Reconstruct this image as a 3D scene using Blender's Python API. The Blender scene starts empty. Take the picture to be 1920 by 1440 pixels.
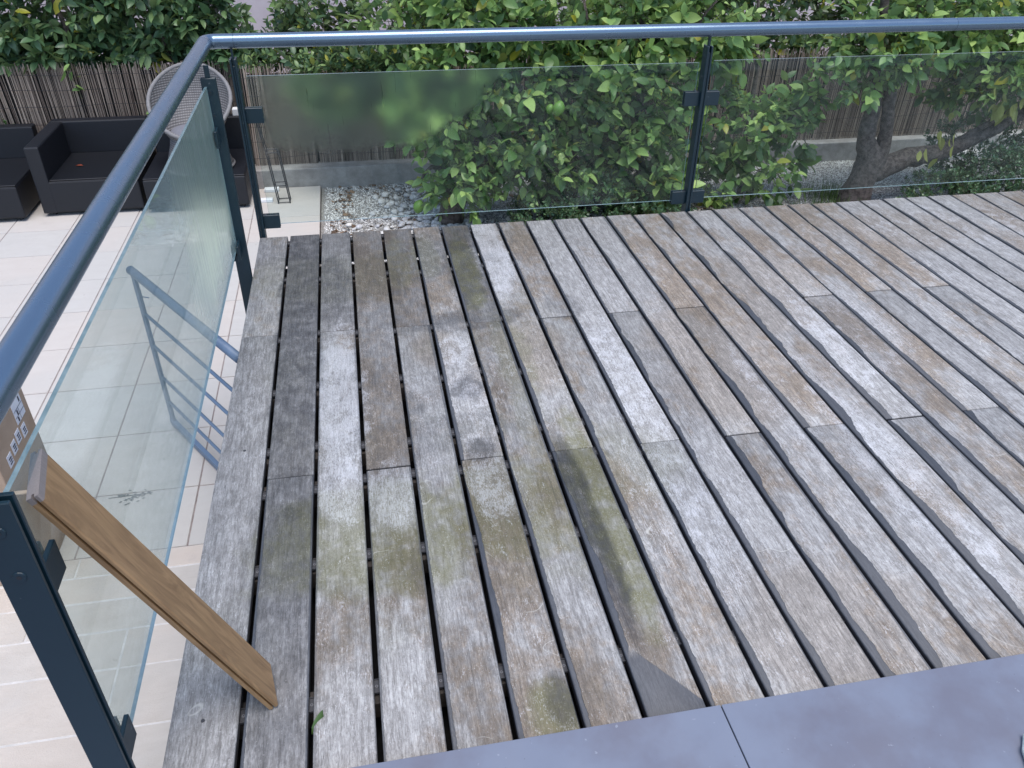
import bpy, bmesh, math, random
import numpy as np
from mathutils import Vector, Matrix
rng = np.random.default_rng(7); random.seed(7)
S = bpy.context.scene; COL = S.collection

# ---------------------------------------------------------------- camera
cam = bpy.data.cameras.new('camera'); co = bpy.data.objects.new('camera', cam); COL.objects.link(co); S.camera = co
cam.sensor_fit = 'HORIZONTAL'; cam.sensor_width = 36; cam.lens = 1503.96/1920*36; cam.clip_start = .02; cam.clip_end = 300
_y, _p, _r = -0.1981, 0.9782, 0.0164
co.matrix_world = Matrix.Translation((0.521, -3.9198, 1.6585)) @ Matrix.Rotation(_y, 4, 'Z') @ Matrix.Rotation(_p, 4, 'X') @ Matrix.Rotation(_r, 4, 'Z')
CAM = np.array([0.521, -3.9198, 1.6585])
# ---------------------------------------------------------------- light
SUN_EL, SUN_AZ = math.radians(74), math.radians(165)     # azimuth clockwise from +Y
W = bpy.data.worlds.new('World'); S.world = W; W.use_nodes = True
nt = W.node_tree; bg = nt.nodes['Background']
sky = nt.nodes.new('ShaderNodeTexSky'); sky.sky_type = 'NISHITA'; sky.sun_disc = False
sky.sun_elevation = SUN_EL; sky.sun_rotation = SUN_AZ; sky.air_density = 1.0; sky.dust_density = 1.2; sky.ozone_density = 1.3
nt.links.new(sky.outputs[0], bg.inputs[0]); bg.inputs[1].default_value = 0.12
sl = bpy.data.lights.new('sun', 'SUN'); sl.energy = 1.4; sl.angle = math.radians(36); sl.color = (1, .955, .90)
so = bpy.data.objects.new('sun', sl); COL.objects.link(so)
sd = Vector((math.sin(SUN_AZ)*math.cos(SUN_EL), math.cos(SUN_AZ)*math.cos(SUN_EL), math.sin(SUN_EL)))
so.rotation_euler = sd.to_track_quat('Z', 'Y').to_euler()
S.view_settings.view_transform = 'Standard'; S.view_settings.look = 'None'; S.view_settings.gamma = 1
S.view_settings.use_curve_mapping = False; S.view_settings.exposure = 1.06
S.cycles.transparent_max_bounces = 24; S.cycles.max_bounces = 10; S.cycles.transmission_bounces = 8

# ---------------------------------------------------------------- node helper
class NG:
    def __init__(s, name):
        s.m = bpy.data.materials.new(name); s.m.use_nodes = True; s.t = s.m.node_tree
        s.b = s.t.nodes['Principled BSDF']; s.out = s.t.nodes['Material Output']
    def n(s, typ, **k):
        x = s.t.nodes.new('ShaderNode'+typ)
        for a, v in k.items(): setattr(x, a, v)
        return x
    def put(s, sock, v):
        if isinstance(v, bpy.types.NodeSocket): s.t.links.new(v, sock)
        elif v is not None:
            if hasattr(sock.default_value, '__len__') and len(sock.default_value) == 4 and len(v) == 3: v = (*v, 1)
            sock.default_value = v
    def pos(s): return s.n('NewGeometry').outputs['Position']
    def objc(s): return s.n('TexCoord').outputs['Object']
    def island(s): return s.n('NewGeometry').outputs['Random Per Island']
    def objr(s): return s.n('ObjectInfo').outputs['Random']
    def attr(s, name): return s.n('Attribute', attribute_type='OBJECT', attribute_name=name).outputs['Fac']
    def m2(s, op, a, b=0., c=None, clamp=False):
        x = s.n('Math', operation=op, use_clamp=clamp); s.put(x.inputs[0], a); s.put(x.inputs[1], b)
        if c is not None: s.put(x.inputs[2], c)
        return x.outputs[0]
    def vm(s, op, a, b=None):
        x = s.n('VectorMath', operation=op); s.put(x.inputs[0], a)
        if b is not None: s.put(x.inputs[1], b)
        return x.outputs['Value'] if op in ('LENGTH', 'DOT_PRODUCT') else x.outputs[0]
    def noise(s, v, scale=1., detail=3., rough=.55, dist=0.):
        x = s.n('TexNoise'); s.put(x.inputs['Vector'], v); s.put(x.inputs['Scale'], scale)
        x.inputs['Detail'].default_value = detail; x.inputs['Roughness'].default_value = rough; x.inputs['Distortion'].default_value = dist
        return x.outputs['Fac']
    def step(s, v, a, b, lo=0., hi=1.):
        x = s.n('MapRange', interpolation_type='SMOOTHSTEP')
        s.put(x.inputs[0], v); s.put(x.inputs[1], a); s.put(x.inputs[2], b); s.put(x.inputs[3], lo); s.put(x.inputs[4], hi)
        return x.outputs[0]
    def mix(s, f, a, b, mode='MIX'):
        x = s.n('Mix', data_type='RGBA', blend_type=mode); s.put(x.inputs[0], f); s.put(x.inputs[6], a); s.put(x.inputs[7], b)
        return x.outputs[2]
    def xyz(s, v):
        x = s.n('SeparateXYZ'); s.put(x.inputs[0], v); return x.outputs
    def comb(s, a, b, c):
        x = s.n('CombineXYZ'); s.put(x.inputs[0], a); s.put(x.inputs[1], b); s.put(x.inputs[2], c); return x.outputs[0]
    def bump(s, h, dist=.002, st=1.):
        x = s.n('Bump'); s.put(x.inputs['Height'], h); x.inputs['Distance'].default_value = dist; x.inputs['Strength'].default_value = st
        s.t.links.new(x.outputs[0], s.b.inputs['Normal']); return x.outputs[0]
    def base(s, col=None, rough=None, metal=None, spec=None):
        s.put(s.b.inputs['Base Color'], col); s.put(s.b.inputs['Roughness'], rough); s.put(s.b.inputs['Metallic'], metal); s.put(s.b.inputs['Specular IOR Level'], spec)
        return s.m

# ---------------------------------------------------------------- materials
def blobs(g, P, lst, nz, soft=.35):
    """world-space stains: (x, y, rx, ry, weight)"""
    acc = None
    for (x, y, rx, ry, w) in lst:
        d = g.vm('MULTIPLY', g.vm('SUBTRACT', P, (x, y, 0)), (1/rx, 1/ry, 0))
        l = g.m2('ADD', g.vm('LENGTH', d), g.m2('MULTIPLY', g.m2('SUBTRACT', nz, .5), 1.3))
        v = g.step(l, 1-soft, 1+soft*.6, w, 0.)
        acc = v if acc is None else g.m2('MAXIMUM', acc, v)
    return acc

def wood_weathered():
    g = NG('weathered_deck_wood'); P = g.pos(); O = g.objc(); seed = g.attr('seed')
    o = g.xyz(O); p = g.xyz(P); s10 = g.m2('MULTIPLY', seed, 37.)
    Pz = g.comb(p[0], p[1], s10)                                    # separate pattern on every plank
    grain = g.noise(g.vm('MULTIPLY', Pz, (130, 11, 1)), 1, 6, .72, .5)
    fibre = g.noise(g.vm('MULTIPLY', Pz, (430, 70, 1)), 1, 3, .7)
    speck = g.noise(Pz, 210, 3, .7)
    mott = g.noise(g.vm('MULTIPLY', Pz, (1, .75, 1)), 22, 8, .68, .3)
    big = g.noise(g.vm('MULTIPLY', Pz, (1.6, .7, 1)), 3.1, 5, .6)
    big2 = g.noise(g.vm('MULTIPLY', g.comb(p[0], p[1], 3.3), (1, 1, 1)), 2.2, 5, .6)
    wob = g.noise(g.comb(p[0], p[1], 9.1), 7, 5, .6)
    tone, warm, white, green, edge = [g.attr(k) for k in ('tone', 'warm', 'white', 'green', 'edge')]
    # silver grey to brown by plank
    grc = g.step(g.m2('ADD', g.m2('MULTIPLY', grain, .6), g.m2('MULTIPLY', fibre, .4)), .36, .64)
    silver = g.mix(grc, (.215, .206, .198), (.54, .528, .515))
    tan = g.mix(grc, (.160, .122, .088), (.385, .312, .240))
    wm = g.step(g.m2('ADD', g.m2('MULTIPLY', big, .9), g.m2('MULTIPLY', mott, .6)), g.m2('SUBTRACT', 1.04, g.m2('MULTIPLY', warm, .60)), g.m2('SUBTRACT', 1.22, g.m2('MULTIPLY', warm, .52)))
    wm = g.m2('MAXIMUM', wm, blobs(g, P, [(1.85,-1.45,.30,.50,.55),(2.15,-.95,.30,.45,.45),(3.3,-.42,.45,.28,.55),(1.28,-.25,.07,.22,.6),(.42,-1.08,.06,.12,.7),(1.62,-2.72,.3,.22,.45),(1.12,-1.3,.16,.3,.6),(2.4,-.8,.15,.3,.45),(.75,-1.2,.1,.16,.55)], wob))
    c = g.mix(wm, silver, tan)
    # tone: dark bluish film on the damp far corner, pale elsewhere
    dark = g.mix(grc, (.040, .042, .046), (.118, .116, .112))
    dk = blobs(g, P, [(.22,-.85,.10,1.3,1.), (.55,-.35,.55,.40,.6), (.45,-.75,.22,.3,.5), (.9,-1.0,.32,.10,.6), (.7,-1.75,.3,.12,.4),(.36,-.58,.085,.42,.9),(.52,-.9,.10,.85,.55),(.66,-.45,.09,.52,.72),(.08,-.6,.14,.62,.35),(.95,-.5,.085,.5,.75),(.2,-2.4,.12,.6,.5),(.22,-2.3,.09,.75,.75),(1.095,-2.25,.045,.5,1.),(.60,-1.7,.09,.25,.45),
        (.83,-1.87,.06,.07,.9),(1.33,-.95,.09,.12,.5),(.8,-.98,.3,.06,.75),(.88,-2.83,.05,.09,.85),(.84,-1.5,.08,.1,.7)], wob)
    dk = g.m2('MAXIMUM', dk, g.m2('MULTIPLY', g.m2('SUBTRACT', 1., tone), g.step(g.m2('ADD', big, g.m2('MULTIPLY', mott, .3)), .50, .85)))
    dkr = g.m2('MAXIMUM', dk, g.m2('MULTIPLY', g.attr('damp'), g.step(big, .30, .60, .62, 1.15), clamp=True))
    dk = g.m2('MULTIPLY', dkr, g.step(mott, .30, .62, 1., .5))
    c = g.mix(g.m2('MULTIPLY', dk, .45), c, dark)
    c = g.mix(g.step(g.noise(g.vm('MULTIPLY', Pz, (1, .6, 1)), 38, 5, .7), .40, .66, .34, 0.), c, (.10, .088, .078))
    # algae
    gr = blobs(g, P, [(.66,-.42,.07,.3,.4),(.80,-.35,.07,.26,.5),(.97,-.5,.07,.45,.75),(1.15,-2.2,.06,.5,.8),(.5,-2.2,.36,.24,.62),(.9,-2.15,.28,.25,.55),(1.05,-1.3,.08,.4,.4),(.3,-.5,.5,.25,.22),(1.2,-2.0,.3,.2,.3),(1.02,-1.9,.05,.6,.3),(.86,-2.85,.07,.09,.7)], wob)
    gr = g.m2('MULTIPLY', g.m2('MAXIMUM', gr, g.m2('MULTIPLY', green, g.step(big2, .45, .7))), g.step(mott, .30, .62, .35, 1.))
    c = g.mix(gr, c, g.mix(speck, (.105, .110, .040), (.25, .23, .11)))
    # pale lichen and bleached patches
    wt = blobs(g, P, [(.38,-1.45,.10,.5,.85),(.38,-2.0,.07,.2,.7),(.53,-2.04,.10,.16,.8),(.68,-1.65,.07,.35,.4),(.83,-1.6,.10,.35,.5),(.82,-1.25,.07,.15,.6),(1.12,-.35,.10,.5,.7),(.82,-.3,.07,.34,.4),(1.42,-1.55,.10,.5,.5),(1.42,-2.2,.2,.4,.35),(2.13,-2.2,.10,.7,.7),(1.95,-1.75,.08,.5,.45),(.85,-2.05,.09,.18,.6),(2.5,-1.3,.2,.4,.4),(3.6,-.4,.5,.35,.4),(2.3,-1.5,.08,.35,.5),(1.0,-1.4,.07,.4,.35)], wob)
    wa = g.m2('ADD', g.m2('MULTIPLY', wt, .15), g.m2('MULTIPLY', white, .10))
    mf = g.m2('ADD', g.m2('MULTIPLY', mott, .5), g.m2('ADD', g.m2('MULTIPLY', fibre, .28), g.m2('MULTIPLY', speck, .22)))
    wmask = g.step(g.m2('ADD', mf, wa), .585, .70)
    c = g.mix(g.m2('MULTIPLY', wmask, g.m2('ADD', g.m2('MULTIPLY', grc, .4), .35)), c, (.62, .62, .64))
    c = g.mix(g.m2('MULTIPLY', wt, .12), c, (.50, .50, .51))
    # bright specks, dark pits, hair lines left by scraping
    c = g.mix(g.step(speck, .60, .72, 0., .55), c, (.62, .61, .60))
    c = g.mix(g.step(g.noise(Pz, 170, 4, .7), .58, .70, 0., .6), c, (.075, .065, .055))
    gap = g.m2('ABSOLUTE', g.m2('SUBTRACT', g.noise(g.vm('MULTIPLY', Pz, (1, .8, 1)), 4.5, 2, .4, .6), .5))
    hair = g.m2('MULTIPLY', g.step(gap, .0008, .0032, 1., 0.), g.step(g.noise(Pz, 5, 2), .58, .66))
    c = g.mix(g.m2('MULTIPLY', hair, .5), c, (.66, .64, .58))
    ck = g.m2('MULTIPLY', g.step(g.noise(g.vm('MULTIPLY', Pz, (240, 1.3, 1)), 1, 2, .5), .30, .36, .8, 0.), g.step(big, .45, .6))
    c = g.mix(g.m2('MULTIPLY', ck, .7), c, (.06, .055, .05))
    c = g.mix(g.m2('MULTIPLY', dkr, g.step(mott, .35, .7, 1., .7)), c, g.mix(1., c, (.31, .315, .34), 'MULTIPLY'))
    c = g.mix(g.m2('MULTIPLY', gr, .45), c, g.mix(1., c, (.62, .62, .45), 'MULTIPLY'))
    # untouched slate-coloured strip left along plank edges
    wv = g.m2('MULTIPLY', g.m2('SUBTRACT', g.noise(g.comb(s10, p[1], 0), 2.6, 4, .55), .38), 3.0)
    jag = g.m2('MULTIPLY', g.m2('SUBTRACT', g.noise(g.vm('MULTIPLY', Pz, (1, 1, 1)), 60, 3), .5), .008)
    wdt = g.m2('ADD', g.m2('MULTIPLY', g.m2('MULTIPLY', wv, edge), .040), jag)
    em = g.step(g.m2('SUBTRACT', o[0], wdt), .0022, .0052, 1., 0.)
    wdr = g.m2('ADD', g.m2('MULTIPLY', g.m2('MULTIPLY', wv, edge), .008), .001)
    em2 = g.step(g.m2('SUBTRACT', g.m2('SUBTRACT', g.attr('width'), o[0]), wdr), .001, .004, .75, 0.)
    em = g.m2('MULTIPLY', g.m2('MAXIMUM', em, em2), g.step(edge, .02, .15))
    tv = g.m2('ADD', g.m2('SUBTRACT', p[0], 1.074), g.m2('MULTIPLY', g.m2('ADD', p[1], 2.715), .72))
    tri = g.m2('MULTIPLY', g.step(g.m2('ADD', tv, jag), 0, .006, 1., 0.), g.m2('MULTIPLY', g.step(p[0], 1.045, 1.05), g.step(p[0], 1.208, 1.212, 1., 0.)))
    tri = g.m2('MULTIPLY', tri, g.step(p[1], -2.75, -2.70, 1., 0.))
    em = g.m2('MAXIMUM', em, g.m2('MULTIPLY', tri, .95))
    c = g.mix(em, c, g.mix(grc, (.048, .052, .062), (.080, .084, .096)))
    c = g.mix(g.step(o[2], -.0048, -.0032, .85, 0.), c, (.022, .022, .026))  # plank sides below the arris: shade of the gaps put into the colour
    hgt = g.m2('ADD', g.m2('MULTIPLY', grain, 1.), g.m2('ADD', g.m2('MULTIPLY', fibre, .6), g.m2('MULTIPLY', speck, .35)))
    hgt = g.m2('MULTIPLY', hgt, g.step(em, 0, 1, 1., .25))
    g.bump(hgt, .002, 1.)
    return g.base(c, g.step(em, 0, 1, .60, .58), 0, .5)
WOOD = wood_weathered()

def wood_new():
    g = NG('light_brown_hardwood'); O = g.objc()
    gr = g.noise(g.vm('MULTIPLY', O, (26, 3.5, 26)), 1, 6, .6, 2.2)
    fine = g.noise(g.vm('MULTIPLY', O, (300, 12, 300)), 1, 3)
    bl = g.noise(O, 9, 3)
    c = g.mix(g.step(gr, .34, .66), (.20, .115, .054), (.34, .205, .10)); c = g.mix(g.m2('MULTIPLY', g.step(bl, .35, .65), .4), c, (.31, .19, .09))
    c = g.mix(g.step(fine, .55, .75, 0, .4), c, (.19, .11, .055))
    o = g.xyz(O)
    c = g.mix(g.step(o[1], .8085, .8098), c, g.mix(fine, (.17, .14, .13), (.28, .245, .235)))     # sawn grey end grain
    g.bump(fine, .0006, .5)
    return g.base(c, .55)
WOODN = wood_new()

def paint(name, col, rough=.32, sc=60, var=.12, metal=0):
    g = NG(name); n = g.noise(g.pos(), sc, 4, .6); d = g.noise(g.vm('MULTIPLY', g.pos(), (1, 1, .4)), 9, 4)
    c = g.mix(n, tuple(x*(1-var) for x in col), tuple(x*(1+var) for x in col))
    c = g.mix(g.step(d, .60, .85, 0, .06), c, (.25, .27, .29))
    c = g.mix(g.step(g.noise(g.pos(), 38, 3, .6), .70, .74, 0, .35), c, (.30, .32, .33)) if metal != 0 or rough > .35 else c
    if not metal: g.bump(g.noise(g.pos(), 900, 2), .0002, .2)
    return g.base(c, g.step(d, .3, .8, rough, rough+.08), metal, .55)
ANTHR = paint('blue_grey_powder_coat', (.007, .024, .036), .36, var=.05)
RAILP = paint('blue_grey_handrail_paint', (.155, .22, .295), .24, var=.02, metal=.75)
STEEL = paint('blue_grey_stair_rail_paint', (.12, .18, .27), .45)
BLACKP = paint('black_coated_wire', (.02, .02, .025), .5)
CLIPM = paint('dark_clip_metal', (.045, .045, .05), .6)
g = NG('screw_steel'); SCREW = g.base((.16, .16, .17), .6, .2)

def mat_rattan(name, a, b, sx, sy, rough=.55, bd=.002):
    g = NG(name); P = g.pos()
    w = g.n('TexWave', wave_type='BANDS', bands_direction='Z'); g.put(w.inputs['Vector'], P); w.inputs['Scale'].default_value = sy; w.inputs['Distortion'].default_value = .6
    w2 = g.n('TexWave', wave_type='BANDS', bands_direction='X'); g.put(w2.inputs['Vector'], P); w2.inputs['Scale'].default_value = sx; w2.inputs['Distortion'].default_value = .4
    h = g.m2('MULTIPLY', w.outputs['Fac'], g.m2('ADD', g.m2('MULTIPLY', w2.outputs['Fac'], .6), .4))
    n = g.noise(P, 30, 4)
    c = g.mix(g.m2('ADD', g.m2('MULTIPLY', h, .7), g.m2('MULTIPLY', n, .3)), a, b)
    g.bump(h, bd, .7); return g.base(c, rough)
SOFA = mat_rattan('black_woven_rattan', (.002, .003, .006), (.009, .011, .018), 45, 45, .5, .002)
WICK = mat_rattan('grey_wicker', (.035, .033, .033), (.30, .285, .285), 17, 17, .6, .003)
WICKR = mat_rattan('grey_wicker_rim', (.12, .115, .115), (.36, .345, .345), 40, 40, .6, .003)
g = NG('grey_cushion'); CUSH = g.base(g.mix(g.noise(g.pos(), 60, 4), (.13, .13, .15), (.22, .22, .25)), .9)

def mat_tile(rough_stone=False):
    g = NG('rough_travertine' if rough_stone else 'pale_travertine'); P = g.pos(); r = g.objr()
    n = g.noise(g.vm('MULTIPLY', g.comb(g.xyz(P)[0], g.xyz(P)[1], g.m2('MULTIPLY', r, 40)), (1, 2.2, 1)), 7, 6, .65, .4)
    f = g.noise(P, 150 if rough_stone else 240, 4, .7); b = g.noise(P, 1.8, 4)
    a1, a2 = ((.42, .375, .33), (.62, .575, .53)) if rough_stone else ((.45, .42, .39), (.55, .53, .50))
    c = g.mix(n, a1, a2); c = g.mix(g.m2('MULTIPLY', g.step(r, .35, 1.), .5), c, (.60, .50, .43)); c = g.mix(g.m2('MULTIPLY', g.step(g.m2('FRACT', g.m2('MULTIPLY', r, 7.7)), .6, 1.), .3), c, (.44, .43, .41))
    c = g.mix(g.m2('MULTIPLY', g.step(b, .42, .66), .45), c, (.47, .455, .43)); c = g.mix(g.m2('MULTIPLY', g.step(g.noise(P, 5, 5, .7), .56, .75), .3), c, (.40, .36, .33))
    c = g.mix(g.step(f, .62, .78, 0, .55 if rough_stone else .25), c, (.34, .31, .29))
    c = g.mix(g.step(g.noise(P, 23, 2), .73, .78, 0, .5), c, (.28, .25, .23))
    g.bump(g.m2('ADD', f, n), .003 if rough_stone else .0008, .6); return g.base(c, .7, 0, .35)
TILE = mat_tile(); TILER = mat_tile(True)
def simple(name, a, b, sc=20, rough=.8, bd=.002, st=.6, det=5):
    g = NG(name); n = g.noise(g.pos(), sc, det, .65); c = g.mix(g.step(n, .3, .7), a, b); g.bump(g.noise(g.pos(), sc*6, 4), bd, st); return g.base(c, rough)
GROUT = simple('pinkish_grey_grout', (.19, .15, .14), (.33, .28, .26), 14)
GROUTL = simple('pale_sandy_grout', (.50, .48, .46), (.66, .63, .61), 14)
EARTH = simple('dark_garden_soil', (.07, .055, .042), (.17, .145, .125), 25, .95, .01)
CONC = simple('concrete', (.25, .235, .225), (.40, .385, .37), 6, .85, .003)
GRAVB = simple('fine_grey_grit', (.13, .12, .11), (.40, .38, .36), 120, .95, .004)
SLABM = simple('pale_concrete_slab', (.45, .44, .43), (.58, .57, .55), 8)
PINK = simple('pale_pink_render', (.66, .57, .60), (.74, .66, .69), 3)
GAPSHADE = simple('black_gap_shade', (.006, .006, .008), (.014, .014, .016), 9)  # near-black stand-in for the shade below the plank gaps
JOIST = simple('dark_joist_wood', (.03, .027, .025), (.06, .05, .045), 30)
g = NG('blue_grey_ceramic'); P = g.pos(); c = g.mix(g.step(g.noise(P, 3.5, 5, .6), .35, .65), (.145, .146, .182), (.180, .200, .255))
c = g.mix(g.step(g.noise(P, 95, 3, .6), .70, .76, 0, .5), c, (.075, .08, .10)); c = g.mix(g.step(g.noise(P, 60, 2), .72, .76, 0, .45), c, (.36, .38, .42))
g.bump(g.noise(P, 400, 3), .0002, .3); SILL = g.base(c, g.step(g.noise(P, 6, 4), .35, .7, .30, .46))
BARK = simple('grey_brown_bark', (.055, .043, .038), (.19, .155, .14), 28, .95, .012, 1.)
TWIG = simple('green_brown_twig', (.05, .06, .03), (.13, .12, .07), 30)
WHITE = simple('white_block', (.72, .73, .75), (.82, .83, .85), 10)
MATM = simple('white_woven_mat_fibre', (.55, .62, .60), (.80, .84, .83), 90, .95, .004, 1.)
CARD = simple('brown_cardboard', (.36, .26, .19), (.45, .335, .25), 4, .85, .0006)
LABELM = simple('white_paper_label', (.70, .72, .80), (.78, .80, .86), 40)
INK = simple('black_print', (.03, .03, .05), (.06, .06, .09), 40)
g = NG('river_pebble'); r = g.objr(); PEB = g.base(g.mix(g.step(g.noise(g.pos(), 60, 4), .3, .7), g.mix(r, (.40, .39, .39), (.66, .62, .57)), g.mix(r, (.58, .58, .60), (.80, .77, .72))), .6)
g = NG('pale_gravel'); r = g.island(); PEBS = g.base(g.mix(g.m2('POWER', r, .6), (.30, .28, .26), (.86, .84, .80)), .8)
g = NG('dry_leaf_litter'); r = g.island(); DRY = g.base(g.mix(r, (.07, .042, .026), (.27, .17, .10)), .8)
g = NG('split_reed'); r = g.island(); v = g.vm('MULTIPLY', g.pos(), (200, 200, 6))
REED = g.base(g.mix(g.noise(v, 1, 3), g.mix(g.m2('POWER', r, 1.6), (.065, .045, .036), (.38, .295, .235)), g.mix(r, (.15, .11, .09), (.56, .47, .39))), .7)

def leafmat(name, cols, yellow=0.0, trans=.35, rough=.36):
    g = NG(name); r = g.m2('FRACT', g.m2('ADD', g.m2('MULTIPLY', g.island(), 7.13), g.m2('MULTIPLY', g.objr(), 3.37)))
    r2 = g.m2('FRACT', g.m2('MULTIPLY', r, 13.7)); n = g.noise(g.pos(), 2.2, 3)
    t = g.m2('ADD', g.m2('MULTIPLY', r, .65), g.m2('MULTIPLY', n, .35))
    cr = g.n('ValToRGB'); g.put(cr.inputs[0], t); e = cr.color_ramp.elements
    while len(e) < len(cols): e.new(.5)
    for i, cc in enumerate(cols): e[i].position = .12+.76*i/(len(cols)-1); e[i].color = (*cc, 1)
    c = cr.outputs[0]
    if yellow: c = g.mix(g.step(r2, 1-yellow-.005, 1-yellow), c, (.50, .47, .055))
    c = g.mix(g.step(g.noise(g.pos(), 120, 3), .5, .75, 0, .25), c, (.03, .05, .02))
    bf = g.n('NewGeometry').outputs['Backfacing']; c = g.mix(g.m2('MULTIPLY', bf, .45), c, (.16, .22, .12))
    g.base(c, rough, 0, .5)
    tr = g.n('BsdfTranslucent'); g.put(tr.inputs[0], g.mix(.5, c, (.22, .30, .05), 'MIX'))
    mx = g.n('MixShader'); mx.inputs[0].default_value = trans; g.t.links.new(g.b.outputs[0], mx.inputs[1]); g.t.links.new(tr.outputs[0], mx.inputs[2])
    g.t.links.new(mx.outputs[0], g.out.inputs[0]); return g.m
L_HEDGE = leafmat('hedge_leaf', [(0.031, 0.071, 0.043), (0.071, 0.144, 0.071), (0.128, 0.230, 0.095), (0.285, 0.402, 0.162)], .012, .25)
L_LEMON = leafmat('lemon_leaf', [(0.051, 0.116, 0.059), (0.120, 0.236, 0.079), (0.289, 0.471, 0.147), (0.578, 0.751, 0.230)], .018, .42)
L_BACK = leafmat('dark_back_leaf', [(0.029, 0.069, 0.041), (0.066, 0.130, 0.061), (0.152, 0.253, 0.096), (0.362, 0.467, 0.173)], .03, .25)
L_YEL = leafmat('yellowed_leaf', [(.34, .36, .05), (.50, .47, .06), (.56, .54, .12)], 0, .35)
L_SHRUB = leafmat('small_shrub_leaf', [(0.030, 0.074, 0.042), (0.069, 0.142, 0.068), (0.138, 0.239, 0.108)], .0, .2)
L_GRASS = leafmat('grass_blade', [(.05, .10, .03), (.10, .18, .05), (.20, .26, .09)], 0, .3)
L_BROAD = leafmat('broad_blue_green_blade', [(.03, .07, .05), (.05, .10, .07), (.07, .13, .09)], 0, .15)
L_RED = leafmat('red_leaf', [(.25, .05, .04), (.35, .09, .05)], 0, .2)
g = NG('unripe_lemon_skin'); g.bump(g.noise(g.pos(), 160, 3), .002); LEM = g.base(g.mix(g.noise(g.pos(), 20), (.09, .20, .03), (.16, .30, .05)), .4)

def glass(name, which):
    g = NG(name); P = g.pos(); p = g.xyz(P); nz = g.noise(P, 5, 4, .6)
    gn_ = g.n('NewGeometry'); cs = g.m2('ABSOLUTE', g.vm('DOT_PRODUCT', gn_.outputs['Normal'], gn_.outputs['Incoming']))
    frs = g.m2('ADD', .022, g.m2('MULTIPLY', g.m2('POWER', g.m2('SUBTRACT', 1., cs), 5.), .9))      # Schlick, the same from both sides of the pane
    tr = g.n('BsdfTransparent'); gl = g.n('BsdfGlossy'); gl.inputs['Roughness'].default_value = .015
    g.put(tr.inputs[0], (.925, .965, .955))
    cl = g.n('MixShader'); g.put(cl.inputs[0], frs); g.t.links.new(tr.outputs[0], cl.inputs[1]); g.t.links.new(gl.outputs[0], cl.inputs[2])
    rf = g.n('BsdfRefraction'); rf.inputs['IOR'].default_value = 1.08; g.put(rf.inputs[0], (.85, .95, .82)); rf.inputs['Roughness'].default_value = .5
    df = g.n('BsdfDiffuse'); g.put(df.inputs[0], (.66, .80, .78))
    ms = g.n('MixShader'); g.t.links.new(rf.outputs[0], ms.inputs[1]); g.t.links.new(df.outputs[0], ms.inputs[2])
    drip = g.noise(g.vm('MULTIPLY', P, (75, 75, 3.5)), 1, 3, .6); fine = g.noise(g.vm('MULTIPLY', P, (190, 190, 2.2)), 1, 2)
    if which == 'far':
        zlo = g.step(p[0], .80, 1.42, .44, .80)
        zlo = g.m2('ADD', zlo, g.m2('MULTIPLY', g.m2('SUBTRACT', nz, .5), .22))
        m = g.step(g.m2('SUBTRACT', p[2], zlo), -.05, .03); m = g.m2('MULTIPLY', m, g.step(g.m2('ADD', p[0], g.m2('MULTIPLY', nz, .1)), .13, .21))
        m = g.m2('MULTIPLY', m, g.step(drip, .66, .72, 1., .35)); ms.inputs[0].default_value = .05
        low = g.m2('MULTIPLY', g.step(p[2], .25, .60, 0, .3), g.step(p[0], .9, 1.4, 1., .12)); low = g.m2('MULTIPLY', low, g.step(fine, .45, .7)); m = g.m2('MAXIMUM', m, low)
        haze = g.step(nz, .35, .7, .003, .014)
    else:
        m = g.step(g.m2('ADD', p[1], g.m2('MULTIPLY', nz, .4)), -1.35, -.75); m = g.m2('MULTIPLY', m, g.step(g.m2('SUBTRACT', p[2], g.m2('MULTIPLY', g.m2('SUBTRACT', nz, .5), .3)), .12, .38))
        m = g.m2('MULTIPLY', m, g.step(fine, .35, .65, .55, 1.)); ms.inputs[0].default_value = .07
        haze = g.step(p[1], -2.6, -.6, .06, .16)
    m = g.m2('MULTIPLY', m, g.m2('SUBTRACT', 1., gn_.outputs['Backfacing']))
    dz = g.n('MixShader'); g.put(dz.inputs[0], haze); g.t.links.new(cl.outputs[0], dz.inputs[1]); g.t.links.new(df.outputs[0], dz.inputs[2])
    mx = g.n('MixShader'); g.put(mx.inputs[0], m); g.t.links.new(dz.outputs[0], mx.inputs[1]); g.t.links.new(ms.outputs[0], mx.inputs[2])
    g.t.links.new(mx.outputs[0], g.out.inputs[0]); return g.m
GLF = glass('glass_far_panels', 'far'); GLL = glass('glass_left_panel', 'left')
g = NG('glass_cut_edge'); gn = g.noise(g.vm('MULTIPLY', g.pos(), (30, 30, 200)), 1, 3)
g.base(g.mix(gn, (.10, .19, .21), (.36, .50, .53)), .2); GEDGE = g.m; g.b.inputs['Transmission Weight'].default_value = .35

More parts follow.
